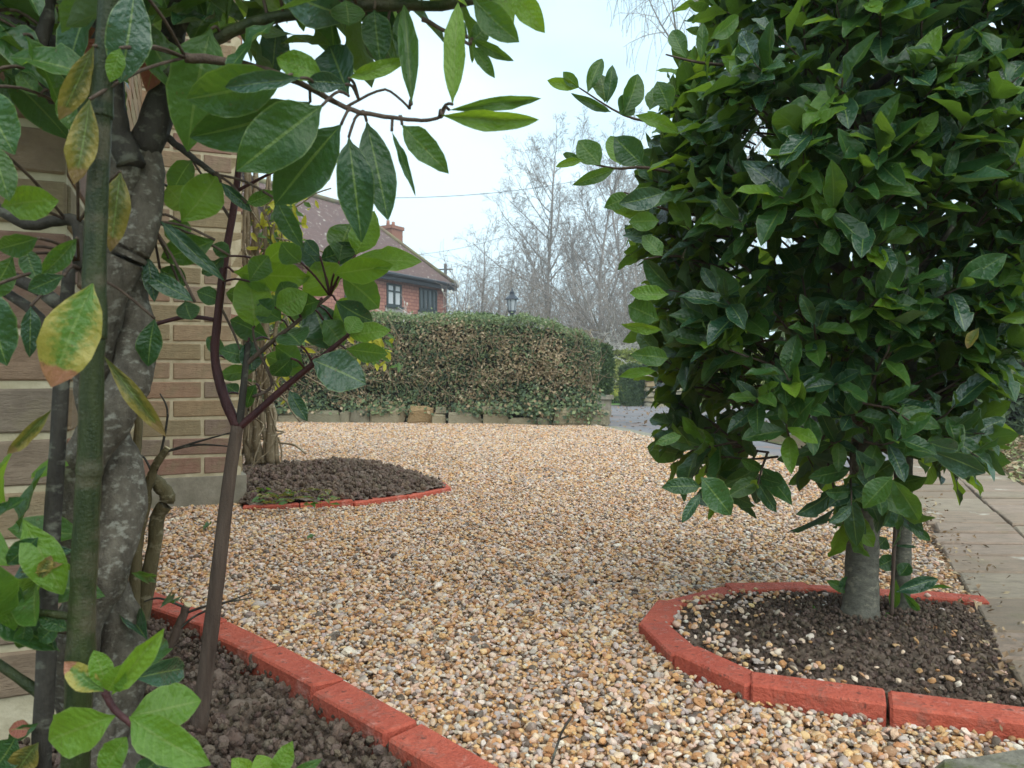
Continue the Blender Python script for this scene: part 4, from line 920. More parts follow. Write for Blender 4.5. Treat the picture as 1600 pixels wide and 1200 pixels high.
# ---------------- ball-crowned bay tree on the right
bx, by = .705, 1.57
bay = empty('bay_tree', (bx, by, 0), 'clipped bay tree with dense glossy dark green ball crown on a smooth trunk', 'tree')
stem(bay, 'trunk', BARK_GREY, [(1343, 985, 1.56), (1345, 940, 1.57), (1347, 870, 1.58), (1352, 780, 1.59), (1350, 640, 1.6), (1345, 400, 1.6), (1355, 150, 1.6)], None, [36, 27, 24, 22, 19, 13, 7], 16)
stem(bay, 'trunk', BARK_GREY, [(1405, 985, 1.6), (1406, 940, 1.61), (1410, 850, 1.62), (1412, 760, 1.63), (1420, 600, 1.65), (1440, 380, 1.65)], None, [19, 15, 13.5, 13, 10, 6], 10)
stem(bay, 'stem', BARK_BROWN, [(1393, 975, 1.56), (1396, 880, 1.56), (1400, 780, 1.57), (1395, 650, 1.57)], None, [3.5, 3.2, 3, 2], 6)
ZP = [.305, .335, .38, .46, .63, .76, .90, 1.10, 1.30, 1.6, 1.85]; RP = [.05, .20, .28, .31, .35, .40, .42, .41, .39, .30, .05]; CP = [.66, .65, .645, .65, .67, .69, .73, .80, .87, .90, .90]
crad = lambda z: float(np.interp(z, ZP, RP)); ccx = lambda z: float(np.interp(z, ZP, CP)); cyy = 1.62
bp = Plant(bay); rb = random.Random(123); twg = MB(); camv = Vector((0, 0, H))
def pick(rn, young=.1):
    f = rn.random()
    return 'bright' if f < young else ('mid' if f < young + .27 else ('glossy' if f < young + .5 else 'dark'))
def shoot(plant, tw_, p0, d0, L, nl, ll, rn, young, out_, sc_extra=1.0):
    q = p0.copy(); dd = d0.normalized(); pts_ = [q.copy()]
    for _ in range(4): dd = (dd + Vector((rn.gauss(0, .12), rn.gauss(0, .12), rn.gauss(.06, .1)))).normalized(); q = q + dd * L / 4; pts_.append(q.copy())
    tw_.tube(pts_, [.0026, .0024, .0021, .0018, .0012], 4, rn.random(), False)
    ph = rn.uniform(0, 6.28)
    for i in range(nl):
        t = .35 + .65 * i / max(1, nl - 1); fi = min(3.999, t * 4); j = int(fi); b0 = pts_[j].lerp(pts_[j + 1], fi - j)
        tang = (pts_[j + 1] - pts_[j]).normalized(); an = ph + i * 2.4; ax = tang.orthogonal().normalized(); ax = Matrix.Rotation(an, 3, tang) @ ax
        sp = R(rn.uniform(38, 70) - (22 if i == nl - 1 else 0)); ld = (tang * math.cos(sp) + ax * math.sin(sp)); ld.z -= rn.uniform(-.05, .2)
        ln = ll * rn.uniform(.7, 1.2) * (.65 if i == nl - 1 and young > .1 else 1)
        nr = (Vector((0, 0, 1)) * .7 + tang * 1.0 + out_ * .4 + Vector((rn.gauss(0, .22), rn.gauss(0, .22), rn.gauss(0, .15))))
        key = pick(rn, young if i >= nl - 3 else young * .3)
        face_ = max(0.05, -(out_.dot((b0 - camv).normalized())) + .45)
        plant.leaf(b0, ld, nr, ln, ln * rn.uniform(.36, .48), key, ln / b0.y * face_ * sc_extra)
for k in range(930):
    z = ZP[1] + (1.75 - ZP[1]) * rb.random(); r = crad(z)
    if rb.random() > r / .45 + .1: continue
    th = rb.uniform(0, 2 * math.pi)
    if math.sin(th) > .35 and rb.random() < .45: continue
    o_ = Vector((math.cos(th), math.sin(th), 0)); lump = 1 + .10 * noise.noise(Vector((math.cos(th) * 2.2, math.sin(th) * 2.2, z * 5)))
    slope = (crad(z + .05) - crad(z - .05)) / .1; on = (o_ + Vector((0, 0, -slope * .6))).normalized()
    L = rb.uniform(.09, .16); p = Vector((ccx(z), cyy, z)) + o_ * (r * lump - L * .75)
    d0 = on + Vector((0, 0, .55)) + Vector((rb.gauss(0, .28), rb.gauss(0, .28), rb.gauss(0, .25)))
    shoot(bp, twg, p, d0, L, rb.randint(6, 9), rb.uniform(.072, .10), rb, .16, on)
for k in range(430):
    z = rb.uniform(.36, 1.6); r = crad(z) * rb.uniform(.25, .75); th = rb.uniform(0, 6.28); o_ = Vector((math.cos(th), math.sin(th), 0))
    shoot(bp, twg, Vector((ccx(z), cyy, z)) + o_ * r, o_ + Vector((0, 0, rb.uniform(-.2, .8))), .11, 6, .07, rb, .0, o_, .1)
for pl_, d in (([(1120, 215), (1075, 205), (1040, 195), (975, 180), (905, 137)], 1.5), ([(1100, 280), (1010, 262), (960, 263), (905, 250)], 1.5), ([(1180, 105), (1095, 98), (1040, 85)], 1.5), ([(1130, 420), (1060, 400), (1005, 405)], 1.5), ([(1130, 340), (1050, 330), (975, 300)], 1.5)):
    l_ = smoothline(pxline(pl_, d), 4); twg.tube(l_, lerpr([.004, .003, .0015], len(l_)), 5)
for q in ((905, 137, 855, 125, 18, 'bright'), (905, 137, 880, 112, 18, 'mid'), (918, 145, 942, 88, 22, 'mid'), (945, 160, 940, 110, 32, 'mid'), (948, 162, 958, 100, 20, 'dark'), (975, 178, 996, 116, 32, 'mid'), (968, 178, 990, 152, 34, 'dark'), (993, 180, 1065, 202, 22, 'bright'), (955, 175, 893, 150, 14, 'dark'),
          (1015, 172, 1033, 128, 30, 'mid'), (1045, 172, 1028, 127, 34, 'mid'), (1072, 90, 1050, 42, 27, 'mid'), (1095, 95, 1098, 33, 18, 'mid'), (1110, 60, 1165, 22, 26, 'mid'), (905, 250, 878, 238, 12, 'mid'), (912, 250, 868, 261, 13, 'bright'), (938, 258, 903, 218, 38, 'mid'), (970, 258, 955, 205, 34, 'bright'), (1003, 257, 962, 214, 44, 'dark'), (960, 264, 898, 290, 20, 'mid'),
          (985, 308, 945, 322, 26, 'mid'), (1040, 300, 968, 318, 34, 'glossy'), (1030, 345, 985, 348, 30, 'mid'), (1035, 400, 1005, 365, 26, 'mid'), (1045, 460, 985, 455, 24, 'bright'), (1030, 500, 980, 478, 40, 'mid'), (1035, 515, 970, 512, 16, 'bright'), (1045, 560, 990, 555, 30, 'mid'), (1025, 580, 965, 585, 16, 'bright'), (1065, 680, 1025, 692, 16, 'mid'), (1095, 760, 1035, 760, 26, 'dark'), (1095, 770, 1065, 815, 16, 'glossy'), (1095, 745, 1150, 805, 42, 'dark'),
          (1440, 365, 1360, 372, 26, 'bright'), (1365, 350, 1460, 325, 26, 'bright'), (1395, 130, 1378, 178, 30, 'bright'), (1410, 130, 1438, 92, 16, 'bright'), (1400, 140, 1470, 105, 16, 'mid'), (1410, 145, 1475, 135, 20, 'mid'), (1560, 500, 1640, 490, 20, 'bright'), (1575, 90, 1590, 35, 30, 'bright'),
          (1455, 705, 1540, 740, 34, 'glossy'), (1450, 690, 1495, 702, 36, 'glossy'), (1395, 745, 1345, 790, 34, 'mid'), (1395, 750, 1435, 815, 34, 'mid'), (1300, 1270, 1300, 1300, 2, 'dark')):
    if q[1] < 1200: bp.px(*q[:5], 1.42 if q[0] < 1000 else 1.28, q[5], random.uniform(-.02, .02), random.uniform(-25, 25))
bp.px(1530, 512, 1512, 545, 15, 1.2, 'olive', .01, 30)
# basal shoots at the trunk foot
for q in ((1325, 820, 1292, 812, 10, 'dark'), (1400, 925, 1468, 905, 22, 'glossy'), (1400, 905, 1395, 955, 16, 'mid'), (1405, 900, 1420, 880, 22, 'dark'), (1400, 870, 1372, 885, 24, 'dark'), (1410, 925, 1440, 960, 12, 'mid'), (1408, 965, 1437, 985, 16, 'glossy'), (1400, 970, 1385, 960, 14, 'mid'), (1330, 925, 1292, 908, 16, 'mid'), (1330, 900, 1312, 925, 16, 'dark'), (1385, 840, 1370, 855, 24, 'dark'), (1420, 920, 1487, 918, 6, 'mid'), (1435, 855, 1398, 852, 5, 'glossy')):
    bp.px(*q[:5], 1.57, q[5], random.uniform(-.02, .02), random.uniform(-20, 20))
twg.build('twigs', BARK_BROWN, bay, True, 'stuff')
# main limbs inside the crown
for i in range(9):
    th = i * 2.4; z0 = .36 + i * .09; l_ = smoothline([Vector((.70, 1.59, z0)), Vector((.70 + .14 * math.cos(th), 1.59 + .14 * math.sin(th), z0 + .09)), Vector((.70 + .33 * math.cos(th), 1.6 + .33 * math.sin(th), z0 + .22))], 4); b = MB(); b.tube(l_, lerpr([.011, .008, .004], len(l_)), 6); b.build('branch', BARK_DARK, bay)
bp.finish(300)

# ---------------- twisted-trunk laurel on the left
TWD = .86
tt = empty('twisted_laurel', tuple(P(150, 590 + .52 * F / TWD, TWD)), 'old laurel with two grey stems plaited round each other and a leafy canopy', 'tree')
axis = [(148, 1330), (152, 1150), (153, 1000), (150, 850), (158, 700), (180, 560), (188, 450), (205, 330), (215, 220), (222, 150)]
ay = [a[1] for a in axis][::-1]; ax_ = [a[0] for a in axis][::-1]
for k in (0, 1):
    pts_ = []; rr = []
    for y in np.arange(1330, 215 if k == 0 else 225, -18):
        ph = math.pi * (y - 700) / 245 + math.pi / 2 + k * math.pi; off = float(np.interp(y, [220, 350, 600, 900], [.011, .016, .023, .0265])); r = float(np.interp(y, [220, 350, 600, 900, 1300], [.0175, .019, .0225, .0255, .028]))
        c = P(float(np.interp(y, ay, ax_)), y, TWD); pts_.append(c + Vector((off * math.cos(ph), -off * math.sin(ph), 0))); rr.append(r * (1 + .05 * math.sin(y * .05 + k)))
    b = MB(); l_ = smoothline(pts_, 3); b.tube(l_, lerpr(rr, len(l_)), 18); b.v = [tuple(Vector(q) + noise.noise_vector(Vector(q) * 28) * .0028 + noise.noise_vector(Vector(q) * 75) * .001) for q in b.v]; b.build('trunk', BARK_TWIST, tt)
lt = Plant(tt); tw2 = MB(); nodes = []
def limb(pts_, d, rpx, m=BARK_DARK, root=tt): 
    o, l_ = stem(root, 'branch', m, pts_, d, rpx, 9, 5, .0008); nodes.extend(l_); return l_
limb([(222, 240), (262, 130), (270, 60), (300, -40), (330, -160)], .87, [26, 22, 19, 16, 10])
limb([(205, 260), (180, 190), (172, 120), (150, 40), (140, -80)], .84, [22, 19, 18, 15, 10])
limb([(185, 110), (110, 82), (50, 52), (-40, 22), (-140, 5)], .83, [17, 14, 13, 12, 9])
limb([(150, 130), (60, 112), (-20, 70), (-120, 40)], .86, [15, 13, 12, 9])
limb([(88, 158), (62, 95), (72, 30), (85, -60)], .8, [12, 11, 11, 8])
limb([(125, 420), (122, 350), (85, 345), (40, 350), (-30, 310), (-110, 280)], .8, [9, 10, 9, 9, 9, 8])
limb([(100, 480), (55, 450), (0, 425), (-90, 380)], .82, [11, 10, 8, 7]); limb([(75, 510), (30, 470), (-60, 420)], .84, [9, 8, 6])
limb([(215, 320), (232, 345), (236, 300)], .86, [12, 11, 5]); limb([(262, 215), (300, 245), (335, 272)], .88, [6, 5, 4])
l1 = limb([(262, 120), (330, 65), (420, 30), (560, 10), (690, 8), (780, -10)], .8, [11, 10, 9, 9, 8, 6], BARK_GREEN)
l2 = limb([(290, 90), (380, 100), (470, 130), (540, 168), (600, 182), (660, 188), (690, 183)], .76, [8, 6, 5, 4, 3.5, 3, 2.5], BARK_BROWN)
limb([(660, 30), (700, 50), (735, 70)], .8, [4, 3, 2.5], BARK_BROWN); limb([(540, 168), (600, 140), (640, 170)], .76, [2.5, 2, 2], BARK_BROWN)
EX = [  # base, tip, width (photo px), dist, kind, tip depth offset
    (533, 195, 425, 322, 78, .75, 'dark', .01), (545, 215, 570, 372, 56, .76, 'dark', 0), (573, 190, 607, 342, 52, .77, 'dark', 0), (612, 205, 650, 302, 12, .76, 'dark', .0), (628, 195, 700, 264, 40, .76, 'mid', 0), (690, 180, 842, 186, 30, .75, 'bright', 0), (702, 172, 846, 154, 20, .77, 'mid', 0),
    (707, 163, 714, -2, 34, .74, 'bright', 0), (643, 163, 632, -10, 30, .74, 'mid', 0), (503, 165, 368, 262, 84, .73, 'mid', -.02), (506, 122, 424, 84, 42, .74, 'bright', 0), (545, 122, 638, 92, 24, .74, 'bright', 0), (540, 132, 480, 128, 30, .74, 'glossy', 0), (445, 122, 284, 160, 74, .73, 'mid', 0), (470, 122, 345, 132, 30, .71, 'glossy', 0), (485, 160, 290, 220, 72, .77, 'dark', 0),
    (330, 45, 286, 228, 80, .78, 'mid', 0), (545, 150, 505, 60, 62, .8, 'glossy', .03), (585, 15, 595, 92, 46, .79, 'dark', 0), (622, 20, 638, 112, 30, .8, 'dark', 0), (605, 40, 620, 105, 20, .8, 'mid', 0), (430, -20, 540, 28, 60, .76, 'glossy', 0), (738, -5, 812, 66, 44, .78, 'mid', 0), (800, -20, 848, 46, 38, .78, 'bright', 0),
    (738, 62, 800, 96, 18, .8, 'mid', 0), (738, 72, 772, 119, 20, .8, 'mid', 0), (735, 65, 765, 38, 30, .8, 'mid', 0), (730, 60, 700, 30, 26, .8, 'dark', 0), (540, 0, 545, 38, 50, .76, 'mid', 0), (212, -25, 190, 126, 62, .66, 'glossy', 0), (188, 75, 172, 127, 26, .65, 'bright', 0), (140, 155, 115, 288, 42, .66, 'olive', 0), (146, 72, 95, 188, 34, .67, 'olive', 0),
    (150, 45, 105, 52, 26, .8, 'dead', 0), (150, 60, 125, 105, 44, .8, 'dead', 0), (255, 60, 230, 140, 40, .84, 'dead', 0), (-30, 135, 18, 235, 64, .68, 'dark', 0), (-15, 222, 15, 312, 42, .67, 'mid', 0), (2, 322, 86, 316, 52, .7, 'bright', 0), (188, 268, 172, 392, 40, .72, 'olive', 0), (145, 443, 82, 604, 78, .62, 'spotted', -.02), (163, 557, 258, 684, 26, .72, 'olive', .02),
    (-20, 450, 6, 570, 62, .66, 'dark', 0), (48, 478, 50, 558, 26, .72, 'glossy', 0), (120, 372, 65, 430, 30, .7, 'mid', 0), (60, 372, -10, 395, 36, .7, 'mid', 0), (40, 385, 60, 440, 30, .72, 'dark', 0), (100, 430, 40, 455, 30, .7, 'dark', 0), (20, 400, -20, 470, 40, .72, 'mid', 0), (242, 498, 229, 573, 36, .84, 'dark', 0),
    (250, 345, 345, 432, 24, .86, 'glossy', .0), (305, 472, 216, 420, 28, .86, 'glossy', 0), (283, 347, 342, 272, 60, .88, 'bright', .0), (336, 375, 250, 402, 44, .88, 'mid', 0), (230, 400, 242, 470, 24, .86, 'glossy', 0), (290, 380, 262, 340, 40, .88, 'mid', 0), (345, 285, 390, 330, 18, .88, 'glossy', 0), (432, 312, 468, 384, 32, .88, 'dark', 0), (385, 318, 430, 300, 22, .88, 'mid', 0), (360, 400, 330, 380, 24, .9, 'dark', 0),
    (290, 470, 300, 500, 34, .9, 'dark', 0), (260, 290, 300, 330, 40, .9, 'bright', 0), (250, 420, 290, 445, 36, .9, 'dark', 0), (120, 215, 95, 150, 28, .7, 'mid', 0), (60, 150, 30, 110, 30, .78, 'mid', 0)]
for q in EX:
    lt.px(*q[:5], q[5], q[6], q[7], random.uniform(-14, 14))
    a = P(q[0], q[1], q[5]); nb = min(nodes, key=lambda p: (p - a).length)
    if .004 < (nb - a).length < .16: mid_ = (nb + a) / 2 + Vector((0, 0, .006)); tw2.tube(smoothline([nb, mid_, a], 3), .0016, 5)
rl = random.Random(9)
for k in range(480):
    x = rl.uniform(-160, 580); y = rl.uniform(-230, 118)
    if y > 40 and x > 300 and rl.random() < .6: continue
    if y > 70 and x > 240: continue
    d = rl.uniform(.74, 1.2); a = P(x, y, d); dr = Vector((rl.gauss(0, .8), rl.gauss(0, .5), rl.gauss(-.45, .6))); L = rl.uniform(.065, .1)
    lt.leaf(a, dr, Vector((rl.gauss(0, .4), rl.gauss(-.5, .5), .8)), L, L * rl.uniform(.38, .5), rl.choice(('dark', 'dark', 'mid', 'glossy', 'dark', 'mid', 'bright')), L / d * .6 * (1 if y > -60 else .3))
    if k % 3 == 0: 
        nb = min(nodes, key=lambda p: (p - a).length); tw2.tube(smoothline([nb, (nb + a) / 2 + Vector((0, 0, .01)), a], 3), .0018, 4)
for k in range(70):
    x = rl.uniform(540, 760); y = rl.uniform(-200, -18); d = rl.uniform(.75, .95); a = P(x, y, d); L = rl.uniform(.07, .1)
    lt.leaf(a, Vector((rl.gauss(0, .8), rl.gauss(0, .5), rl.gauss(.2, .6))), Vector((rl.gauss(0, .4), -.4, .8)), L, L * .42, rl.choice(('dark', 'mid', 'bright')), .02)
tw2.build('twigs', BARK_BROWN, tt, True, 'stuff'); lt.finish(300)

# ---------------- green-stemmed laurel shoots in front of the twisted trunk
gs = empty('laurel_shoot', tuple(P(118, 590 + .53 * F / .68, .68)), 'straight green laurel stem standing in front of the twisted trunk', 'shrub')
gp_ = Plant(gs)
stem(gs, 'stem', BARK_GREEN, [(106, 1545), (118, 1200), (124, 1060), (126, 1040), (128, 960), (131, 900), (138, 760), (140, 735), (141, 700), (145, 540), (147, 520), (148, 400), (157, 200), (158, 180), (161, 120), (170, -20), (178, -200)], .68, [23, 21, 20, 22.5, 19.5, 19, 18, 20.5, 17.5, 17, 19.5, 16.5, 16, 18.5, 15.5, 14, 12], 12)
stem(gs, 'branch', BARK_GREEN, [(122, 965), (70, 958), (0, 950), (-80, 935)], .68, [6.5, 5.5, 5, 4], 8)
stem(gs, 'branch', BARK_BROWN, [(122, 990), (80, 985), (20, 965), (-60, 950)], .7, [3.5, 3, 3, 2], 6)
for k in range(26):
    x = rl.uniform(-60, 60); y = rl.uniform(740, 1000); d = rl.uniform(.66, .85); L = rl.uniform(.06, .085); a = P(x, y, d)
    gp_.leaf(a, Vector((rl.gauss(0, .7), rl.gauss(-.2, .4), rl.gauss(.1, .7))), Vector((rl.gauss(0, .5), -.7, .6)), L, L * .45, rl.choice(('dark', 'mid', 'mid', 'bright', 'glossy')))
for q in ((62, 905, 80, 868, 20, 'olive'), (30, 895, 95, 880, 14, 'olive'), (30, 960, -20, 985, 40, 'bright'), (40, 970, 30, 1015, 24, 'mid'), (95, 970, 55, 1005, 30, 'dark'), (60, 840, 5, 885, 34, 'dark'), (110, 985, 60, 960, 24, 'dark'), (80, 640, 10, 710, 20, 'olive')): gp_.px(*q[:5], .68, q[5], 0, random.uniform(-20, 20))
gp_.finish(300)
ds = empty('dark_stem', tuple(P(68, 590 + .53 * F / .76, .76)), 'thin dark laurel stem with a side branch left of the green stem', 'shrub')
stem(ds, 'stem', BARK_DARK, [(58, 1450), (64, 1200), (70, 1080), (80, 850), (90, 700), (97, 580), (108, 420)], .76, [16, 15, 15, 13.5, 12, 12, 9], 10)
stem(ds, 'branch', BARK_GREEN, [(64, 1085), (30, 1060), (-30, 1020), (-90, 990)], .76, [9, 8, 8, 6], 8)
dp = Plant(ds)
for q in ((25, 1150, -10, 1200, 50, 'dark'), (50, 1140, 10, 1140, 26, 'dead'), (60, 1160, 20, 1215, 40, 'olive'), (60, 1130, 0, 1165, 20, 'dark')): dp.px(*q[:5], .74, q[5])
dp.finish()

# ---------------- young bay sapling with forked stem
SD = 1.14
sp0 = G(310, 1145, -.01); sap = empty('bay_sapling', tuple(sp0), 'young bay sapling with a forked red-brown stem and fresh leaves', 'sapling')
SN = []
def sst(name, m, pts_, r): o, l_ = stem(sap, name, m, pts_, SD, r, 9); SN.extend(l_); return l_
sst('stem', BARK_BROWN, [(308, 1165), (318, 1080), (340, 900), (358, 750), (371, 665)], [13, 12.5, 11.5, 10, 10])
sst('branch', BARK_RED, [(371, 668), (350, 620), (336, 560), (340, 500), (352, 400), (366, 320), (378, 220)], [8.5, 8, 7, 6.5, 6, 5.5, 4.5])
sst('branch', BARK_RED, [(373, 668), (400, 645), (445, 605), (500, 560), (548, 520)], [6.5, 6, 5.5, 4.5, 3])
sst('branch', BARK_DARK, [(374, 665), (380, 610), (385, 560), (388, 535)], [6, 5.5, 5, 4])
sst('branch', BARK_BROWN, [(383, 570), (430, 530), (480, 490), (515, 462)], [4, 3.5, 3, 2.5]); sst('branch', BARK_BROWN, [(362, 345), (330, 295), (300, 250)], [2.5, 2.2, 1.5]); sst('branch', BARK_RED, [(338, 500), (290, 495), (232, 510)], [3.5, 3.5, 3]); sst('branch', BARK_BROWN, [(345, 480), (365, 520), (380, 560)], [2, 2, 2])
sst('branch', BARK_BROWN, [(395, 620), (425, 600), (400, 540), (395, 510)], [2.5, 2.5, 2.2, 1.6]); sst('branch', BARK_RED, [(368, 300), (395, 285), (440, 262)], [3, 2.5, 2])
spt = Plant(sap); tw3 = MB()
SX = [(545, 408, 656, 404, 34, 'bright'), (522, 428, 612, 416, 40, 'bright'), (518, 462, 488, 410, 66, 'bright'), (530, 408, 548, 350, 54, 'mid'), (556, 398, 582, 328, 44, 'bright'), (508, 425, 462, 378, 28, 'glossy'), (500, 400, 478, 375, 22, 'glossy'), (535, 432, 592, 482, 50, 'mid'), (500, 405, 560, 385, 34, 'glossy'), (365, 425, 484, 440, 48, 'bright'), (398, 512, 388, 424, 58, 'bright'), (488, 562, 572, 598, 62, 'glossy'), (540, 545, 606, 556, 30, 'mid'), (545, 525, 606, 514, 30, 'bright'), (543, 522, 562, 496, 30, 'bright'), (515, 548, 492, 472, 62, 'glossy'),
      (482, 580, 408, 556, 36, 'mid'), (400, 578, 338, 586, 24, 'mid'), (372, 615, 352, 600, 22, 'dark'), (440, 500, 402, 470, 40, 'dark'), (460, 485, 432, 440, 44, 'mid'), (452, 610, 480, 658, 22, 'glossy'), (525, 470, 580, 505, 40, 'glossy'), (470, 540, 445, 510, 50, 'dark'), (500, 470, 440, 490, 40, 'mid'), (420, 530, 360, 500, 36, 'dark'), (395, 560, 345, 545, 30, 'dark'), (430, 540, 470, 570, 40, 'mid'), (410, 470, 350, 455, 34, 'mid'), (390, 440, 420, 400, 36, 'mid'), (430, 480, 480, 460, 44, 'bright'), (520, 500, 560, 470, 36, 'bright'), (352, 560, 318, 520, 24, 'dark'), (345, 470, 305, 455, 28, 'dark'), (350, 400, 315, 430, 22, 'glossy'), (505, 500, 540, 540, 40, 'mid'), (390, 530, 395, 580, 36, 'glossy'), (455, 560, 425, 590, 30, 'dark'), (372, 665, 366, 700, 12, 'mid'), (352, 850, 340, 835, 12, 'mid'), (415, 410, 450, 380, 30, 'bright'), (470, 410, 440, 380, 36, 'mid'), (400, 600, 380, 640, 20, 'dark'), (340, 300, 280, 330, 40, 'mid'), (300, 250, 265, 300, 36, 'mid')]
for q in SX:
    d = SD + random.uniform(-.05, .04); spt.px(*q[:5], d, q[5], random.uniform(-.025, .025), random.uniform(-25, 25)); a = P(q[0], q[1], d); nb = min(SN, key=lambda p: (p - a).length)
    if (nb - a).length < .12: tw3.tube(smoothline([nb, (nb + a) / 2 + Vector((0, 0, .004)), a], 3), .0017, 5)
tw3.build('twigs', BARK_RED, sap, True, 'stuff'); spt.finish()

# ---------------- pruned stubs beside the wall
def stub(label, pts_, d, r, twigs=(), m=BARK_TAN):
    pts_ = [(pts_[0][0] - 3, HY + (H + .035) * F / d)] + list(pts_); r = [r[0]] + list(r)
    base = P(*pts_[0], d); rt = empty('pruned_stump', tuple(base), label, 'stump'); o, l_ = stem(rt, 'stem', m, pts_, d, r, 10, 5, .001)
    t = (l_[-1] - l_[-2]).normalized(); b = MB(); b.tube([l_[-1] - t * .0005, l_[-1] + t * .0012], r[-1] / F * d * 1.03, 12); b.build('cut_end', WOOD_CUT, rt, False)
    for tp in twigs: stem(rt, 'twig', BARK_DARK, tp, d, [2.2, 1.8, 1], 5)
BARK_OLIVE = barkmat('bark_olive', (.06, .05, .022), (.16, .13, .065), (.25, .22, .14), 45, 40, zs=.3)
stub('thick sawn olive branch stub bent over beside the twisted trunk', [(222, 960), (236, 880), (247, 810), (262, 780), (252, 760), (233, 745)], 1.6, [12, 11, 11, 12, 11, 10], m=BARK_OLIVE)
stub('slim pruned shrub stem with thin forked twigs against the wall', [(212, 880), (222, 810), (238, 740), (262, 700)], 1.58, [9, 8.5, 7, 5], [[(245, 735), (262, 650), (250, 615)], [(262, 705), (310, 690), (365, 675)], [(262, 705), (310, 695), (362, 698)], [(240, 745), (225, 715), (208, 710)]], BARK_OLIVE)
stub('short brown cut twig standing in the soil by the red bricks', [(258, 1030), (275, 990), (293, 945)], 1.42, [7, 7, 6], [[(280, 985), (310, 960), (395, 925)], [(285, 960), (330, 945), (392, 935)], [(290, 950), (250, 935), (225, 940)]], BARK_BROWN)
stub('pale cut stem hidden behind the twisted trunk', [(186, 900), (196, 800), (212, 715), (218, 640)], 1.5, [9, 8, 7, 6], [], BARK_OLIVE)

# ---------------- seedlings at the bottom left
sd0 = G(300, 1300, -.02); sdl = empty('laurel_seedling', (*P(262, 1235, .62)[:2], -.02), 'fresh light green laurel seedling with red stem at the bed front', 'seedling')
_, l_ = stem(sdl, 'stem', BARK_RED, [(300, 1630), (285, 1260), (262, 1195), (215, 1140), (180, 1110), (163, 1080)], .62, [6, 6, 6, 5.5, 5.5, 6.5], 8)
sp_l = Plant(sdl)
for q in ((180, 1118, 64, 1166, 72, 'bright', 0), (205, 1118, 313, 1090, 66, 'bright', .02), (202, 1120, 316, 1196, 58, 'bright', -.02), (175, 1085, 256, 985, 34, 'bright', 0), (166, 1078, 146, 1016, 34, 'bright', 0), (162, 1080, 100, 1036, 34, 'spotted', -.01), (168, 1080, 188, 1046, 36, 'bright', -.01), (160, 1215, 198, 1152, 42, 'bright', 0), (210, 1060, 302, 1046, 46, 'glossy', .08), (215, 1050, 262, 1000, 30, 'mid', .08), (230, 1000, 195, 960, 30, 'glossy', .1), (250, 950, 292, 915, 16, 'dark', .1), (205, 895, 258, 910, 16, 'mid', .1), (210, 1220, 250, 1185, 36, 'dark', 0), (240, 1180, 310, 1215, 30, 'glossy', 0)): sp_l.px(*q[:5], .62 + max(0, q[6]) * 2, q[5], q[6], random.uniform(-18, 18))
sp_l.finish()
s2 = empty('laurel_seedling', (*P(420, 1260, .7)[:2], -.02), 'tips of a low light green seedling poking up from the bed by the brick edging', 'seedling'); p2 = Plant(s2)
stem(s2, 'stem', BARK_RED, [(425, 1510), (425, 1300), (424, 1215)], .7, [4, 4, 3], 6)
for q in ((430, 1215, 455, 1162, 30, 'bright'), (420, 1220, 402, 1182, 34, 'bright'), (410, 1225, 362, 1185, 30, 'bright'), (440, 1225, 500, 1188, 18, 'mid')): p2.px(*q[:5], .7, q[5])
p2.finish()
# odd fallen leaves on the gravel and beds
for (x, y, tx_, ty_, w_, key, lab) in ((318, 828, 330, 818, 12, 'mid', 'small green leaf fallen on gravel near the plinth'), (480, 842, 492, 836, 10, 'mid', 'single green leaf lying out on the open gravel'), (1262, 955, 1278, 950, 14, 'bright', 'yellow-green leaf fallen on soil under the bay')):
    a = G(x, y, .012 if x < 1000 else .02); c = G(tx_, ty_, .014 if x < 1000 else .024); o = link('fallen_leaf', leaf_me(3, key)); o.matrix_basis = frame(a, c - a, Vector((0, -.3, 1)), (c - a).length, .02); tag(o, lab, 'leaf', 'fallen leaves')

b = MB(); b.tube(smoothline([G(862, 1192, .008), G(872, 1160, .02), G(880, 1140, .035), G(893, 1120, .05)], 4), .0018, 5); b.tube([G(874, 1155, .022), G(888, 1150, .03)], .0012, 4)
tag(b.build('dry_twig', BARK_DARK), 'thin dark dry twig lying on the open gravel', 'twig')
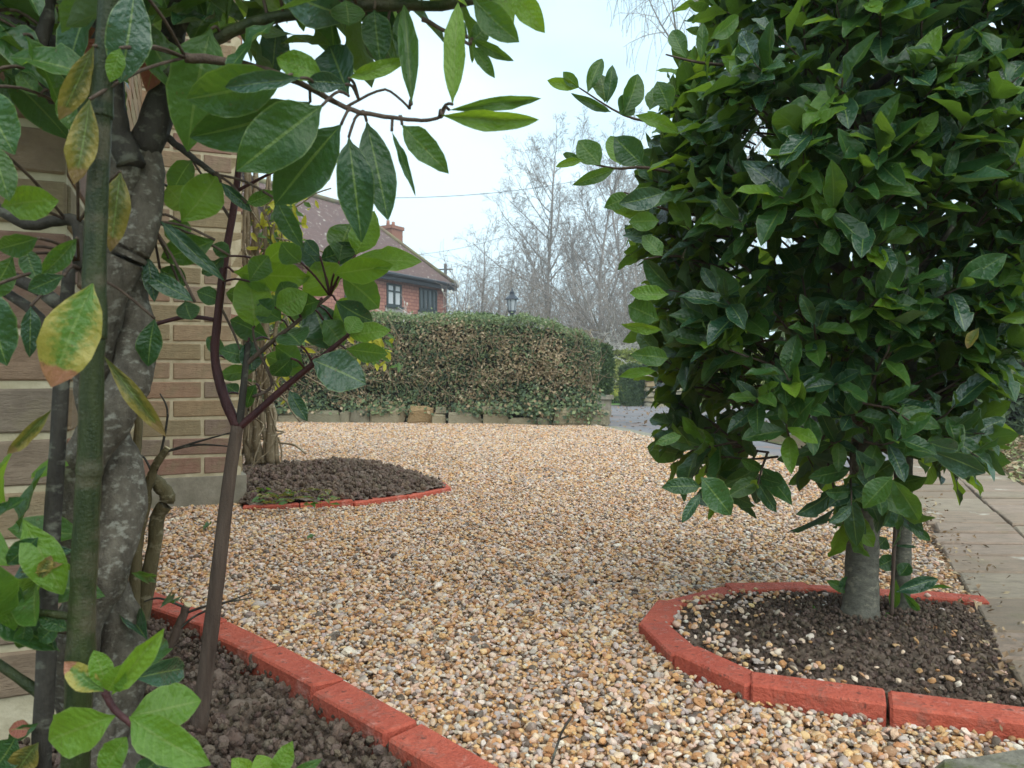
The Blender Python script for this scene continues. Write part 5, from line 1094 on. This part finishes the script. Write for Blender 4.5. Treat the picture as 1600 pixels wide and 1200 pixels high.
# ---------------- climber with tan stems behind the wall corner
cl = empty('climber', (-1.36, 4.25, .02), 'old many-stemmed climber with tan stems and yellow leaves by the wall corner', 'shrub'); rc = random.Random(31)
for i, (x0, x1, x2, r) in enumerate(((388, 376, 397, 5), (404, 392, 384, 7), (424, 420, 404, 8), (416, 404, 391, 5), (398, 388, 374, 4), (434, 412, 424, 4), (410, 430, 436, 4), (395, 408, 415, 5))):
    stem(cl, 'stem', BARK_TAN, [(x0, 725), (x0 - 4, 670), (x1, 560), (x2, 420), (x2 + rc.uniform(-6, 6), 320 if i else 300), (x2 + rc.uniform(-10, 10), 200)], 4.2, [r, r * .9, r * .8, r * .7, r * .6, r * .4], 8, 4, .006)
tw4 = MB()
for k in range(70):
    x, y = rc.uniform(375, 440), rc.uniform(300, 690); a = P(x, y, 4.2 + rc.uniform(-.15, .15)); d0 = Vector((rc.gauss(.1, .5), rc.gauss(0, .3), rc.gauss(-.2, .6))); pl_ = [a]
    for _ in range(4): d0 += Vector((rc.gauss(0, .25), rc.gauss(0, .2), rc.gauss(-.12, .25))); pl_.append(pl_[-1] + d0.normalized() * rc.uniform(.05, .1)); pl_[-1].z = max(.04, pl_[-1].z)
    tw4.tube(smoothline(pl_, 2), .005, 4)
tw4.build('twigs', BARK_TAN, cl, True, 'stuff')
cp_ = Plant(cl)
for k in range(400):
    f = rc.random()
    x, y = (rc.gauss(435, 22), rc.uniform(310, 400)) if f < .45 else ((rc.gauss(440, 30), rc.gauss(520, 45)) if f < .85 else (rc.gauss(585, 20), rc.gauss(545, 15)))
    a = P(x, y, 4.3 + rc.uniform(-.2, .2)); L = rc.uniform(.05, .09); cp_.leaf(a, Vector((rc.gauss(0, .6), rc.gauss(0, .5), rc.gauss(-.5, .5))), Vector((rc.gauss(0, .4), -.7, .5)), L, L * .35, 'yellow' if rc.random() < .55 else 'mid', .5 if k < 0 else L)
cp_.finish(200)
# weeds on the mid bed
wd = empty('weeds', (-.85, 3.2, .03), 'wilted pale green weeds lying on the pointed bed soil', 'weeds'); wp = Plant(wd)
for k in range(60):
    a = G(rc.uniform(400, 520), rc.uniform(765, 788), .05); L = rc.uniform(.03, .06); wp.leaf(a, Vector((rc.gauss(0, 1), rc.gauss(0, 1), rc.uniform(-.1, .5))), Vector((rc.gauss(0, .4), rc.gauss(0, .4), 1)), L, L * .35, 'olive' if rc.random() < .6 else 'mid')
wp.finish(60)

# ------------------------------------------------------------------ damp air
hz = mat('haze_air', lambda k: k.t.links.new(k.n('ShaderNodeVolumePrincipled', Color=(.93, .96, 1, 1), Density=.0022, Anisotropy=.2).outputs[0], [q for q in k.t.nodes if q.type == 'OUTPUT_MATERIAL'][0].inputs['Volume']))
b = MB(); b.box((-155, -45, -1.5), (155, 205, 26)); tag(b.build('haze', hz, None, False), 'thin pale winter haze hanging over the whole garden and wood', 'haze', kind='stuff')
